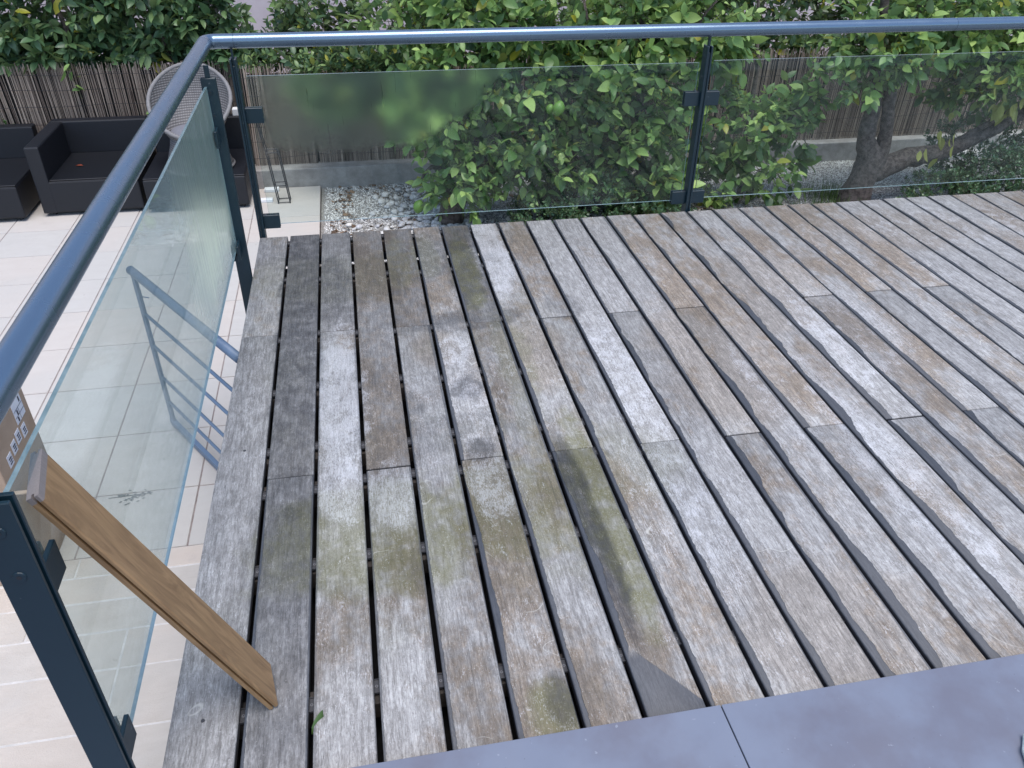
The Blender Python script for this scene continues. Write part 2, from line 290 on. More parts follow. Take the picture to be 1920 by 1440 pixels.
# ---------------------------------------------------------------- mesh helpers
def mesh_obj(name, verts, faces, mat, parent=None, loc=(0, 0, 0), smooth=False, mats=None, fm=None, kind=None):
    me = bpy.data.meshes.new(name); me.from_pydata([tuple(map(float, v)) for v in verts], [], faces)
    for m in (mats or [mat]): me.materials.append(m)
    if fm: me.polygons.foreach_set('material_index', fm)
    if smooth: me.polygons.foreach_set('use_smooth', [True]*len(me.polygons))
    me.update(); o = bpy.data.objects.new(name, me); COL.objects.link(o); o.location = loc
    if parent is not None: o.parent = parent
    if kind: o['kind'] = kind
    return o
def empty(name, loc=(0, 0, 0), rz=0, label=None, cat=None, group=None, kind=None):
    o = bpy.data.objects.new(name, None); COL.objects.link(o); o.location = loc; o.rotation_euler = (0, 0, rz); o.empty_display_size = .1
    tag(o, label, cat, group, kind); return o
def tag(o, label=None, cat=None, group=None, kind=None):
    for k, v in (('label', label), ('category', cat), ('group', group), ('kind', kind)):
        if v: o[k] = v
    return o
class B:
    """collects shapes into one mesh"""
    def __init__(s): s.v = []; s.f = []; s.m = []
    def box(s, x0, x1, y0, y1, z0, z1, bev=0., mat=0, M=None):
        bm = bmesh.new(); r = bmesh.ops.create_cube(bm, size=1)
        bmesh.ops.scale(bm, vec=(x1-x0, y1-y0, z1-z0), verts=bm.verts); bmesh.ops.translate(bm, vec=((x0+x1)/2, (y0+y1)/2, (z0+z1)/2), verts=bm.verts)
        if bev: bmesh.ops.bevel(bm, geom=list(bm.edges), offset=bev, segments=2 if bev > .004 else 1, affect='EDGES', profile=.5)
        s.bm(bm, mat, M); return s
    def bm(s, bm, mat=0, M=None):
        if M is not None: bm.transform(M)
        b0 = len(s.v); bm.verts.index_update()
        s.v += [tuple(v.co) for v in bm.verts]; s.f += [[b0+v.index for v in f.verts] for f in bm.faces]; s.m += [mat]*len(bm.faces); bm.free()
    def tube(s, pts, rad, seg=8, cap=True, mat=0):
        pts = [Vector(p) for p in pts]; n = len(pts); rad = rad if hasattr(rad, '__len__') else [rad]*n; b0 = len(s.v)
        t0 = (pts[1]-pts[0]).normalized(); a = t0.orthogonal().normalized()
        for i, p in enumerate(pts):
            t = (pts[min(i+1, n-1)]-pts[max(i-1, 0)]).normalized(); a = (a-t*a.dot(t)).normalized(); b = t.cross(a)
            for k in range(seg):
                w = 2*math.pi*k/seg; s.v.append(tuple(p+(a*math.cos(w)+b*math.sin(w))*rad[i]))
        for i in range(n-1):
            for k in range(seg):
                k2 = (k+1) % seg; s.f.append([b0+i*seg+k, b0+i*seg+k2, b0+(i+1)*seg+k2, b0+(i+1)*seg+k]); s.m.append(mat)
        if cap:
            s.f.append([b0+k for k in range(seg)][::-1]); s.f.append([b0+(n-1)*seg+k for k in range(seg)]); s.m += [mat, mat]
        return s
    def lathe(s, prof, seg=24, c=(0, 0, 0), mat=0):
        b0 = len(s.v)
        for (r, z) in prof:
            for k in range(seg):
                w = 2*math.pi*k/seg; s.v.append((c[0]+r*math.cos(w), c[1]+r*math.sin(w), c[2]+z))
        for i in range(len(prof)-1):
            for k in range(seg):
                k2 = (k+1) % seg; s.f.append([b0+i*seg+k, b0+i*seg+k2, b0+(i+1)*seg+k2, b0+(i+1)*seg+k]); s.m.append(mat)
        return s
    def obj(s, name, mat, parent=None, smooth=False, loc=(0, 0, 0), kind=None):
        mats = mat if isinstance(mat, list) else [mat]
        o = mesh_obj(name, s.v, s.f, None, parent, loc, smooth, mats, s.m if len(mats) > 1 else None, kind)
        return o
def smooth_by_angle(o, a=40):
    me = o.data; me.polygons.foreach_set('use_smooth', [True]*len(me.polygons))
    try: me.set_sharp_from_angle(angle=math.radians(a))
    except Exception: pass
def copyof(src, name, parent, mat=None, loc=None):
    c = src.copy(); c.name = name; COL.objects.link(c); c.parent = parent
    if loc is not None: c.location = loc
    if mat is not None: c.matrix_local = mat
    return c

# ================================================================ GROUND, TERRACE
mesh_obj('ground', [(-40, -40, -1.06), (40, -40, -1.06), (40, 60, -1.06), (-40, 60, -1.06)], [[0, 1, 2, 3]], EARTH, kind='structure')
ter = empty('terrace', (-2, 0, -1), kind='structure')
def rel(o, p): return tuple(o[i]-p[i] for i in range(3))
B().box(-4.6, .165, -4.6, 4.1, -1.05, -1.004).obj('grout_bed', GROUT, ter).location = (2, 0, 1)
B().box(-4.6, .165, -4.6, -1.092, -1.003, -1.0017).obj('grout_bed', GROUTL, ter).location = (2, 0, 1)
PX, PY = .4775, .4925
tproto = None
def tile_mesh(w, d, bev=.002): return B().box(-w/2, w/2, -d/2, d/2, -.02, 0, bev)
k = 0
for i in range(-1, 9):
    x1 = -.40-PX*(i-0); x0 = x1-PX
    if i == -1: x0, x1 = -.40, .165
    for j in range(0, 9):
        y1 = (4.05 if x1 < -.39 else 3.49) if j == 0 else 2.775-PY*(j-1); y0 = 2.775-PY*j
        if j == 8: y0 = -1.09
        w, d = x1-x0-.0065, y1-y0-.0065
        key = (round(w, 3), round(d, 3)); 
        if not hasattr(B, '_c'): B._c = {}
        if key not in B._c:
            o = tile_mesh(w, d).obj('tile', TILE, ter); B._c[key] = o
        else: o = copyof(B._c[key], 'tile', ter)
        o.location = ((x0+x1)/2+2, (y0+y1)/2, 0+random.uniform(-.0008, .0008))
ys = [-1.09, -1.21, -1.36, -1.53, -1.72, -1.99, -2.2, -2.47, -2.66, -2.95, -3.2, -3.5]
for a, b in zip(ys[:-1], ys[1:]):
    x = .16
    while x > -2.6:
        w = random.choice([.28, .36, .45, .56]); w = min(w, x+2.75)
        o = tile_mesh(w-.006, a-b-.006, .003).obj('paving_stone', TILER, ter); o.location = (x-w/2+2, (a+b)/2, random.uniform(-.0015, .0012)); x -= w

# ================================================================ DECK
deck = empty('deck', (0, 0, 0), kind='structure')
FARX = [0.004,.147,.302,.455,.611,.765,.911,1.063,1.213,1.363,1.511,1.66,1.806,1.957,2.112,2.266,2.416,2.57,2.723,2.865,3.008,3.155,3.31,3.451,3.597,3.738,3.891,4.046,4.199,4.357]
NEARX = {0:-.015,1:.143,2:.297,3:.448,4:.600,5:.748,6:.903,7:1.050,8:1.205,9:1.352,10:1.503,11:1.653,12:1.790,13:1.941}
while len(FARX) < 46: FARX.append(FARX[-1]+.1515)
off = np.mean([FARX[i]-NEARX[i] for i in range(8, 14)])
def gx(i, y):
    f = FARX[i]; n = NEARX.get(i, f-off); return f+(n-f)*(-y/2.9)
JO = {0:-.995,1:-1.90,2:-1.003,3:-1.909,4:-1.014,5:-1.911,6:-1.031,7:-1.918,8:-1.038,9:-1.928,10:-1.04,11:-1.936,12:-1.049,13:-1.939,15:-1.945,16:-1.041,17:-1.942,18:-1.038,20:-1.042,19:-1.95,21:-1.95}
TONE = {0:(.75,.45,.25,.1,.0),1:(.15,.2,.1,.1,.15),2:(.55,.4,.4,.1,.1),3:(.4,.65,.3,.2,.1),4:(.55,.6,.3,.3,.15),5:(.65,.6,.55,.2,.45),6:(.55,.55,.35,.4,.4),7:(.7,.6,.5,.2,.7),8:(.9,.6,.4,.1,.5),9:(.95,.4,.6,0,.55),10:(.8,.55,.4,0,.9),11:(.9,.7,.4,0,.8),12:(.9,.75,.45,0,1.),13:(.9,.85,.3,0,.9),14:(.9,.75,.3,0,1.),15:(1.,.5,.5,0,1.1),16:(.8,.7,.5,0,.9),17:(.9,.6,.45,0,1.)}
def plank(i, y0, y1, hw, part):
    """y0 near, y1 far; edges follow the real gap lines, 2 mm eased arrises"""
    xl0, xr0, xl1, xr1 = gx(i, y0)+hw, gx(i+1, y0)-hw, gx(i, y1)+hw, gx(i+1, y1)-hw
    if i == 0: xl0 -= hw; xl1 -= hw
    ox, oy = (xl0+xl1)/2, y0; e = .0035; T = .028
    def sec(xl, xr, y, inset):
        a, b = xl-ox, xr-ox; q = inset
        return [(a+q, y, -T+q), (a+q, y, -e-q), (a+e*.35+q, y, -e*.35-q*.6), (a+e+q, y, -q), (b-e-q, y, -q), (b-e*.35-q, y, -e*.35-q*.6), (b-q, y, -e-q), (b-q, y, -T+q)]
    L = y1-y0; ss = [sec(xl0, xr0, 0, .0015), sec(xl0, xr0, .0015, 0), sec(xl1, xr1, L-.0015, 0), sec(xl1, xr1, L, .0015)]
    v = sum(ss, []); f = []
    for s in range(3):
        for k in range(8): k2 = (k+1) % 8; f.append([s*8+k, s*8+k2, (s+1)*8+k2, (s+1)*8+k])
    f.append(list(range(8))[::-1]); f.append([24+k for k in range(8)])
    f = [q[::-1] for q in f]
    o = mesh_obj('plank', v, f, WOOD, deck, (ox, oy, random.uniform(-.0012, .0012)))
    me = o.data; me.polygons.foreach_set('use_smooth', [True]*len(me.polygons))
    try: me.set_sharp_from_angle(angle=math.radians(50))
    except Exception: pass
    t = TONE.get(i, (random.uniform(.85, 1.), random.uniform(.3, .85), random.uniform(.35, .7), 0, max(.1, .8-.05*(i-17))))
    ed = t[4]*(1. if part == 0 else .8 if part == 1 else .35)
    if i > 12: ed = t[4]*(1., .95, .6)[part]
    o['tone'] = float(t[0]); o['warm'] = float(np.clip((t[1]+random.uniform(-.12, .12))*(.85 if i > 8 else 1.05), 0, 1)); o['white'] = float(np.clip(t[2]+random.uniform(-.15, .15), 0, 1)); o['green'] = float(t[3]); o['edge'] = float(ed)
    o['damp'] = {(0,2):.3,(0,1):.3,(0,0):.3,(1,2):.95,(1,0):.6,(2,2):.7,(3,2):.6,(4,2):.75,(4,1):.15,(5,2):.2,(6,2):.85,(6,1):.2,(8,2):.25,(10,2):.15}.get((i, part), 0.)
    o['seed'] = random.random(); o['width'] = float(xr0-xl0)
    return o
HW = []
for i in range(44):
    hw = (.0064 if i < 9 else .0054 if i < 14 else .0033)+random.uniform(-.0006, .0006)
    yn, yf = -2.96, random.uniform(-.004, .004)
    if i in JO:
        g_ = random.choice([.0016, .0028, .004]); j = JO[i]
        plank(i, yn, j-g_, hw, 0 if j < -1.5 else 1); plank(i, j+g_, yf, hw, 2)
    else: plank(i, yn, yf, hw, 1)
JY = [-.05, -.477, -1.0, -1.385, -1.755, -2.265, -2.705]
for y in JY + [-1.93]:
    B().box(.012, 6.55, y-.03, y+.03, -.085, -.031, 0).obj('joist', JOIST, deck)
B().box(-.004, .014, -2.96, -.001, -.16, -.031, .002).obj('edge_trim', STEEL, deck)
B().box(.016, 6.6, -.016, .0, -.16, -.031, .002).obj('edge_trim', STEEL, deck)
B().box(.02, 6.6, -2.95, -.02, -.2, -.17, 0).obj('gap_shade_sheet', GAPSHADE, deck)  # added black sheet under the joists so the plank gaps read as dark shade
B().box(.25, 6.6, -3.2, -.12, -1.05, -.2, 0).obj('base_wall', CONC, deck)
clip = None
for i in range(1, 20):
    for y in JY+[-1.94]:
        x = gx(i, y)
        if clip is None:
            b = B().box(-.0075, .0075, -.019, .019, -.019, -.0165, 0); b.box(-.0075, .0075, -.019, -.0175, -.0165, -.013, 0); b.box(-.0075, .0075, .0175, .019, -.0165, -.013, 0)
            for q, (r0, r1, z) in enumerate([(0.0042, .0042, -.0155)]):
                bm = bmesh.new(); bmesh.ops.create_cone(bm, cap_ends=True, segments=10, radius1=.0042, radius2=.0038, depth=.0016); b.bm(bm, 1, Matrix.Translation((0, 0, -.0157)))
                bm = bmesh.new(); bmesh.ops.create_cone(bm, cap_ends=True, segments=6, radius1=.0018, radius2=.0018, depth=.0004); b.bm(bm, 2, Matrix.Translation((0, 0, -.0147)))
            clip = b.obj('clip', [CLIPM, SCREW, BLACKP], deck); c = clip
        else: c = copyof(clip, 'clip', deck)
        c.location = (x, y+random.uniform(-.02, .02), 0)
for (x, y) in [(.058, -2.73), (.07, -1.742)]:
    b = B(); bm = bmesh.new(); bmesh.ops.create_cone(bm, cap_ends=True, segments=12, radius1=.0048, radius2=.0042, depth=.002); b.bm(bm)
    b.obj('screw', CLIPM, deck).location = (x, y, .0008)
# door sill
sill = empty('door_sill', (1.2, -3.4, 0), kind='structure')
for x0, x1 in [(-1.3, 1.2235), (1.2265, 4.2), (4.203, 7)]:
    B().box(x0, x1, -4.4, -2.915, .002, .022, .0012).obj('slab', SILL, sill).location = (-1.2, 3.4, 0)
B().box(-1.3, 7, -4.4, -2.97, -.25, 0.0015).obj('support', CONC, sill).location = (-1.2, 3.4, 0)
b = B()
for k in range(26):
    b.tube([(1.70+k*.016+.004*math.sin(q*1.9+k), -3.62+q*.022+.0*k, .03+.004*math.sin(q*2.1+k)) for q in range(0, 22)], .0095, 6)
o = b.obj('floor_mat', MATM, None, True); tag(o, 'white woven mat whose corner shows on the grey sill at the lower right', 'mat')
o.rotation_euler = (0, 0, math.radians(-30)); o.location = (0, 0, 0)
Mx = Matrix.Translation((1.86, -3.105, 0)) @ Matrix.Rotation(math.radians(-33), 4, 'Z') @ Matrix.Translation((-1.695, 3.15, 0)); o.matrix_world = Mx

# ================================================================ GLASS RAILING
rail = empty('glass_railing', (0, 0, 0), label='blue grey metal railing with round handrail and glass panels around the wooden deck', cat='railing')
RX, RY, HZ, HR = -.089, .052, .915, .031
def seg(pts, name='handrail_tube'):
    o = B().tube(pts, HR, 28).obj(name, RAILP, rail, True); smooth_by_angle(o, 50)
el = [(RX, RY-.075, HZ)]
for a in range(0, 91, 10):
    w = math.radians(a); el.append((RX+.045*(1-math.cos(w)), RY-.045+.045*math.sin(w), HZ))
el.append((RX+.12, RY, HZ))
seg(el, 'handrail_elbow')
for a, b_ in [(-.077-.0, -1.18), (-1.181, -3.15)]: seg([(RX, RY-.052+a+.052 if a == -.077 else a, HZ), (RX, b_, HZ)])
for a, b_ in [(RX+.121, 3.62), (3.6212, 6.5)]: seg([(a, RY, HZ), (b_, RY, HZ)])
def bolt(parent, M, r=.011):
    b = B(); bm = bmesh.new(); bmesh.ops.create_cone(bm, cap_ends=True, segments=18, radius1=r, radius2=r*.9, depth=.0022); b.bm(bm, 0, M)
    bm = bmesh.new(); bmesh.ops.create_cone(bm, cap_ends=True, segments=6, radius1=r*.38, radius2=r*.38, depth=.0006); b.bm(bm, 1, M @ Matrix.Translation((0, 0, .0013)))
    b.obj('bolt', [ANTHR, BLACKP], parent)
def post(loc, rz, zb=-.30, ztop=.845, low_taper=True):
    """two flat side plates with a slot; plate faces look along local Y, plates are 60 mm wide along local X"""
    p = empty('post', loc, rz); p.parent = rail
    for s in (-1, 1):
        b = B(); prof = [(-.030, zb), (.030, zb), (.030, ztop), (-.030, ztop)]
        y0, y1 = (.0055, .0145) if s > 0 else (-.0145, -.0055)
        b.box(-.030, .030, y0, y1, zb, ztop, .0015); b.obj('side_plate', ANTHR, p)
        for z in (ztop-.055, ztop-.15):
            bolt(p, Matrix.Translation((0, s*.0155, z)) @ Matrix.Rotation(-s*math.pi/2, 4, 'X'))
    B().box(-.010, .010, -.0045, .0045, ztop-.2, HZ-.02, .001).obj('blade', ANTHR, p)
    B().box(-.024, -.018, -.0045, .0045, zb+.05, ztop-.03, .001).obj('spacer', ANTHR, p)
    return p
def clamp(loc, axis, sgn):
    """clamp holding the glass edge: two cheeks either side of the pane"""
    c = empty('clamp', loc); c.parent = rail
    L = .078
    for s in (-1, 1):
        a, b2 = (0, L) if sgn > 0 else (-L, 0)
        o0, o1 = (.0065, .0165) if s > 0 else (-.0165, -.0065)
        if axis == 'x': B().box(a, b2, o0, o1, -.035, .035, .0015).obj('cheek', ANTHR, c)
        else: B().box(o0, o1, a, b2, -.035, .035, .0015).obj('cheek', ANTHR, c)
    a, b2 = (0, .02) if sgn > 0 else (-.02, 0)
    (B().box(a, b2, -.0063, .0063, -.034, .034) if axis == 'x' else B().box(-.0063, .0063, a, b2, -.034, .034)).obj('gasket', BLACKP, c)
GY = .052; GXL = -.060
post((-.060, -2.905, 0), 0); post((-.050, -.315, 0), 0)
for y in (-2.905, -.315):
    pass
for x in (.016, 2.281, 4.545): post((x, .045, 0), math.pi/2)
for z in (.59, .065):
    clamp((.031, GY, z), 'x', 1); clamp((2.266, GY, z), 'x', -1); clamp((2.296, GY, z), 'x', 1); clamp((4.53, GY, z), 'x', -1)
for z in (.635, .14): clamp((GXL, -2.889, z), 'y', 1)
for z in (.615, .10): clamp((GXL, -.331, z), 'y', -1)
def pane(x0, x1, y0, y1, z0, z1, mat, lab=None):
    b = B().box(x0, x1, y0, y1, z0, z1); n = len(b.f); dims = (x1-x0, y1-y0); thin = 0 if dims[0] < dims[1] else 1
    fm = []
    for f in b.f:
        vs = [Vector(b.v[i]) for i in f]; nn = (vs[1]-vs[0]).cross(vs[2]-vs[1]); fm.append(0 if abs(nn.normalized()[thin]) > .9 else 1)
    b.m = fm; o = b.obj('glass_panel', [mat, GEDGE], rail)
    if lab: o['label'] = lab
pane(.060, 2.245, GY-.0045, GY+.0045, .048, .765, GLF, 'glass panel misted with condensation at its upper left')
pane(2.325, 4.50, GY-.0045, GY+.0045, .055, .772, GLF)
pane(GXL-.0045, GXL+.0045, -2.868, -.352, .11, .818, GLL, 'long side glass panel hazed with dew and drip streaks')

# leaning plank
P0 = Vector((.2065, -2.727, .0)); A1 = Vector((-.0315, -2.832, .788)); A2 = Vector((-.0315, -2.742, .80))
F0 = Vector((.225, -2.727, .0085)); F1 = Vector((-.030, -2.832, .785))
yb = (F1-F0).normalized(); wdir = Vector((0, 1, 0)); wdir = Vector((-.02, .115, .0)).normalized()
wdir = (wdir-yb*wdir.dot(yb)).normalized(); nb = wdir.cross(yb).normalized()
if nb.x < 0: nb = -nb
# local frame: X across width, Y along length, Z = front normal
X_ = yb.cross(nb).normalized()
if X_.y < 0: X_ = -X_
LB = (F1-F0).length
def ring(x0, x1, y):
    T = .021; e = .003; gz0, gz1, gd = -.0125, -.0075, .008
    return [(x0, y, -e), (x0+e, y, 0), (x1-e, y, 0), (x1, y, -e), (x1, y, gz1), (x1-gd, y, gz1), (x1-gd, y, gz0), (x1, y, gz0), (x1, y, -T), (x0, y, -T), (x0, y, gz0), (x0+gd, y, gz0), (x0+gd, y, gz1), (x0, y, gz1)]
wv = .118
yy = [0, .002, LB-.002, LB]; R_ = [ring(0, wv, y) for y in yy]; n = 14; v = sum(R_, []); f = []
for s in range(3):
    for k in range(n): k2 = (k+1) % n; f.append([s*n+k, (s+1)*n+k, (s+1)*n+k2, s*n+k2])
f.append(list(range(n))); f.append([3*n+k for k in range(n)][::-1])
o = mesh_obj('loose_plank', v, f, WOODN)
sg = 1 if X_.cross(yb).dot(nb) > 0 else -1
Mb = Matrix(((X_.x, yb.x, nb.x, F0.x), (X_.y, yb.y, nb.y, F0.y), (X_.z, yb.z, nb.z, F0.z), (0, 0, 0, 1))); o.matrix_world = Mb
bm = bmesh.new(); bm.from_mesh(o.data); bmesh.ops.recalc_face_normals(bm, faces=bm.faces)
if sg < 0: bmesh.ops.reverse_faces(bm, faces=bm.faces)
bm.to_mesh(o.data); bm.free()
tag(o, 'clean brown grooved board leaning against the side glass panel', 'board')

# ================================================================ STAIR RAIL on the terrace
sr = empty('stair_rail', (-.59, -.147, -1), label='blue grey metal rail with five thin bars running under the deck edge', cat='stair rail')
d = Vector((.5384, -.8427, 0)); q0 = Vector((0, 0, 0))
o = B().box(-.007, .007, -.022, .022, 0, .905, .001).obj('rail_post', STEEL, sr); o.rotation_euler = (0, 0, math.atan2(d.y, d.x)+math.pi/2)
B().tube([d*-.025+Vector((0, 0, .93)), d*1.06+Vector((0, 0, .93))], .021, 16).obj('handrail', STEEL, sr, True)
b = B().box(.006, .014, -.02, .004, .70, .83, .001); b.tube([(.01, -.01, .80), (.05, -.03, .80)], .003, 6); o = b.obj('latch_bracket', STEEL, sr)
for z in (.175, .33, .52, .705):
    B().tube([d*.0+Vector((0, 0, z)), d*1.35+Vector((0, 0, z))], .0085, 8).obj('bar', STEEL, sr, True)
o = B().box(-.02, 1.35, -.012, .012, .02, .05, .001).obj('bottom_bar', STEEL, sr); o.rotation_euler = (0, 0, math.atan2(d.y, d.x))

# ================================================================ SOFA MODULES
def module(x, y, w, dpt, seat, back, left_arm, label, armh=.58, bt=.11):
    t = empty('sofa_module', (x, y, -1), label=label, cat='outdoor sofa', group='black rattan sofa modules on the terrace')
    B().box(0, w, 0, dpt, .03, seat, .012).obj('base', SOFA, t)
    B().box(bt+.002 if left_arm else .004, w-.004, .01, dpt-bt-.002, seat+.001, seat+.012, .004).obj('seat', SOFA, t)
    B().box(0, w, dpt-bt, dpt, seat+.001, back, .012).obj('backrest', SOFA, t)
    if left_arm: B().box(-.003, bt, -.004, dpt-bt-.001, .028, armh, .012).obj('armrest', SOFA, t)
    for (fx, fy) in ((.06, .06), (w-.06, .06), (.06, dpt-.06), (w-.06, dpt-.06)):
        B().tube([(fx, fy, 0), (fx, fy, .032)], .018, 10).obj('foot', BLACKP, t)
    return t
module(-2.10, 3.08, .80, .84, .297, .585, True, 'black rattan sofa module with a left armrest and a red leaf on its seat', .585)
module(-3.10, 3.0, .88, .84, .297, .575, False, 'armless black rattan sofa module at the left edge of the photo')
module(-1.26, 3.03, .83, .84, .285, .585, False, 'black rattan sofa module with the grey wicker chair on top', .58)
# ================================================================ WICKER CHAIR on the module
ch = empty('wicker_chair', (-.815, 3.30, -.702), label='grey wicker tub chair standing on the black sofa module', cat='chair')
def rimh(t):  # t = angle, back at +Y
    c = (1+math.sin(t))/2; return .30+.53*c**1.15
seg_n = 48; v = []; f = []; rows = 14
for j in range(rows+1):
    for k in range(seg_n):
        t = 2*math.pi*k/seg_n; h = .27+(rimh(t)-.27)*j/rows*.88; fz = (h-.27)/.56
        r = .205+.14*(1-(1-min(fz*1.5, 1))**2)-.03*max(0, fz-.7)
        v.append((r*math.cos(t)*1.0, r*math.sin(t)*.92+.10*fz, h))
for j in range(rows):
    for k in range(seg_n): k2 = (k+1) % seg_n; f.append([j*seg_n+k, j*seg_n+k2, (j+1)*seg_n+k2, (j+1)*seg_n+k])
sh = mesh_obj('shell', v, f, WICK, ch, smooth=True); md = sh.modifiers.new('solid', 'SOLIDIFY'); md.thickness = .012
rim = [Vector(v[rows*seg_n+k % seg_n]) for k in range(seg_n+1)]
B().tube(rim, .017, 8, False).obj('rim', WICKR, ch, True)
B().lathe([(.275, 0), (.28, .01), (.25, .1), (.215, .2), (.20, .27), (.19, .275)], 40).obj('skirt', WICK, ch, True)
B().lathe([(.278, .008+.017), (.29, .017), (.278, .002)], 40).obj('base_ring', WICKR, ch, True)
B().lathe([(0, .335), (.12, .335), (.175, .325), (.195, .305), (.195, .28), (0, .28)], 32).obj('cushion', CUSH, ch, True)

# ================================================================ wire frame, white blocks
wf = empty('wire_tower', (-.195, 3.09, -1), label='tall narrow black wire frame standing by the corner post on the terrace', cat='metal frame')
lx = -.07
for (x, y) in ((0, 0), (.10, 0), (.10, .10), (0, .10)):
    B().tube([(x, y, 0), (x+lx*.6, y+.01, .45), (x*.75+lx*1.2, y*.9+.02, .74)], .0055, 6).obj('leg', BLACKP, wf)
for z, s in ((.01, 0.0), (.16, .2), (.45, .6), (.735, 1.18)):
    c4 = [(x*(1-.25*max(0, (z-.45))/.29)+lx*s, y+.01*s, z) for (x, y) in ((0, 0), (.10, 0), (.10, .10), (0, .10))]
    B().tube(c4+[c4[0]], .0045, 6).obj('ring', BLACKP, wf)
for (x, y, z, s, lab) in [(-.375, 3.13, -1, (.13, .055, .028), 'white block lying on the terrace tiles, nearer of the two'), (-.335, 3.38, -1, (.13, .07, .028), 'white block lying on the terrace tiles against the low wall'),
        (-.545, 3.775, -.414, (.085, .08, .06), 'white block on top of the black sofa backrest beside the wicker chair')]:
    w_, d_, h_ = s; o = B().box(0, w_, 0, d_, 0, h_, .004).obj('white_block', WHITE); o.location = (x, y, z); tag(o, lab, 'block', 'white blocks by the wire frame')

# ================================================================ CARDBOARD BOXES
cb = empty('cardboard_box', (-.955, -.80, -1), math.radians(0), 'tall brown cardboard box with white shipping labels at the left edge', 'box')
B().box(-.42, 0, -.40, 0, .0, .762, .003).obj('body', CARD, cb)
B().box(-.42, -.212, -.39, -.01, .763, .767).obj('flap', CARD, cb); B().box(-.208, .0, -.39, -.01, .763, .767).obj('flap', CARD, cb)
B().box(-.235, -.18, -.40, .0, .7672, .7678).obj('packing_tape', LABELM, cb)
def lab(y, z, w, h, marks):
    o = B().box(.0008, .0022, -y-w, -y, z, z+h).obj('shipping_label', LABELM, cb)
    b = B()
    for (mx, mz, mw, mh) in marks: b.box(.0023, .0032, -y-w+(1-mx-mw)*w, -y-w+(1-mx)*w, z+mz*h, z+(mz+mh)*h)
    b.obj('print', INK, o)
lab(.045, .645, .10, .095, [(0.02, .60, .96, .012), (.02, .30, .96, .012), (.5, .02, .012, .55), (.62, .33, .1, .22), (.15, .7, .1, .25), (.7, .05, .1, .2)])
for (y, z) in ((.09, .57), (.155, .585), (.215, .575), (.28, .56)): lab(y, z, .045, .055, [(.15, .6, .6, .1), (.15, .4, .5, .08), (.15, .2, .6, .08)])
B().box(.001, .16, -.42, -.40, .50, .505).obj('flap', CARD, cb)
# ================================================================ LOW WALL + REED FENCE
wall = B().box(-.42, 8.2, 3.50, 3.70, -1.06, -.835, .008).obj('low_wall', CONC); tag(wall, 'low bare concrete wall under the reed fence', 'low wall')
fence = empty('reed_fence', (0, 3.64, -.835), label='split reed screen fence along the back of the garden', cat='fence')
def reed_panel(x0, x1, tilt, top, yo, zb=0.):
    V = []; F = []; x = x0
    while x < x1:
        w = random.uniform(.0042, .0080); h = top+random.uniform(-.045, .02); ln = random.gauss(tilt, .010); dy = yo+random.uniform(-.004, .004); dp = w*.7
        b0 = len(V); bend = random.gauss(0, .003)
        for (z, o_) in ((zb, 0), (h*.5, ln*h*.5+bend), (h, ln*h)):
            V += [(x+o_, dy-dp/2, z), (x+o_+w*.5, dy-dp, z), (x+o_+w, dy-dp/2, z), (x+o_+w/2, dy+dp/3, z)]
        for s in (0, 1):
            for k in range(4): k2 = (k+1) % 4; F.append([b0+s*4+k, b0+s*4+k2, b0+s*4+4+k2, b0+s*4+4+k])
        F.append([b0+8, b0+9, b0+10, b0+11]); x += w*random.uniform(.95, 1.35)
    return mesh_obj('reed_panel', V, F, REED, fence, kind='stuff')
x = -5.
while x < 8.2:
    w = random.uniform(.38, .95); lf = x < -.45
    if lf: w = min(w, -.42-x)
    w = max(w, .12); reed_panel(x, x+w, random.uniform(-.05, .03), random.uniform(.835, .865) if lf else random.uniform(.86, .90), random.uniform(-.015, .015)+(.36 if lf else 0), -.16 if lf else 0.); x += w+random.uniform(.004, .025)
for (xa, xb, yo) in ((-5, -.45, .325), (-.42, 8.2, -.035)):
    for z in (-.05, .08, .22, .36, .50, .64, .78):
        if z < 0 and yo < 0: continue
        B().tube([(xx, yo+.003*math.sin(xx*3), z+.012*math.sin(xx*1.7+z*9)+.006*math.sin(xx*7.1)) for xx in np.arange(xa, xb, .1)], .0022, 4).obj('wire', BLACKP, fence)
g = NG('black_fence_backing'); BACKM = g.base((.012, .012, .012), .95)
B().box(-.4, 8.2, .04, .045, 0, .80).obj('backing', BACKM, fence); B().box(-5, -.4, .40, .405, -.18, .78).obj('backing', BACKM, fence)

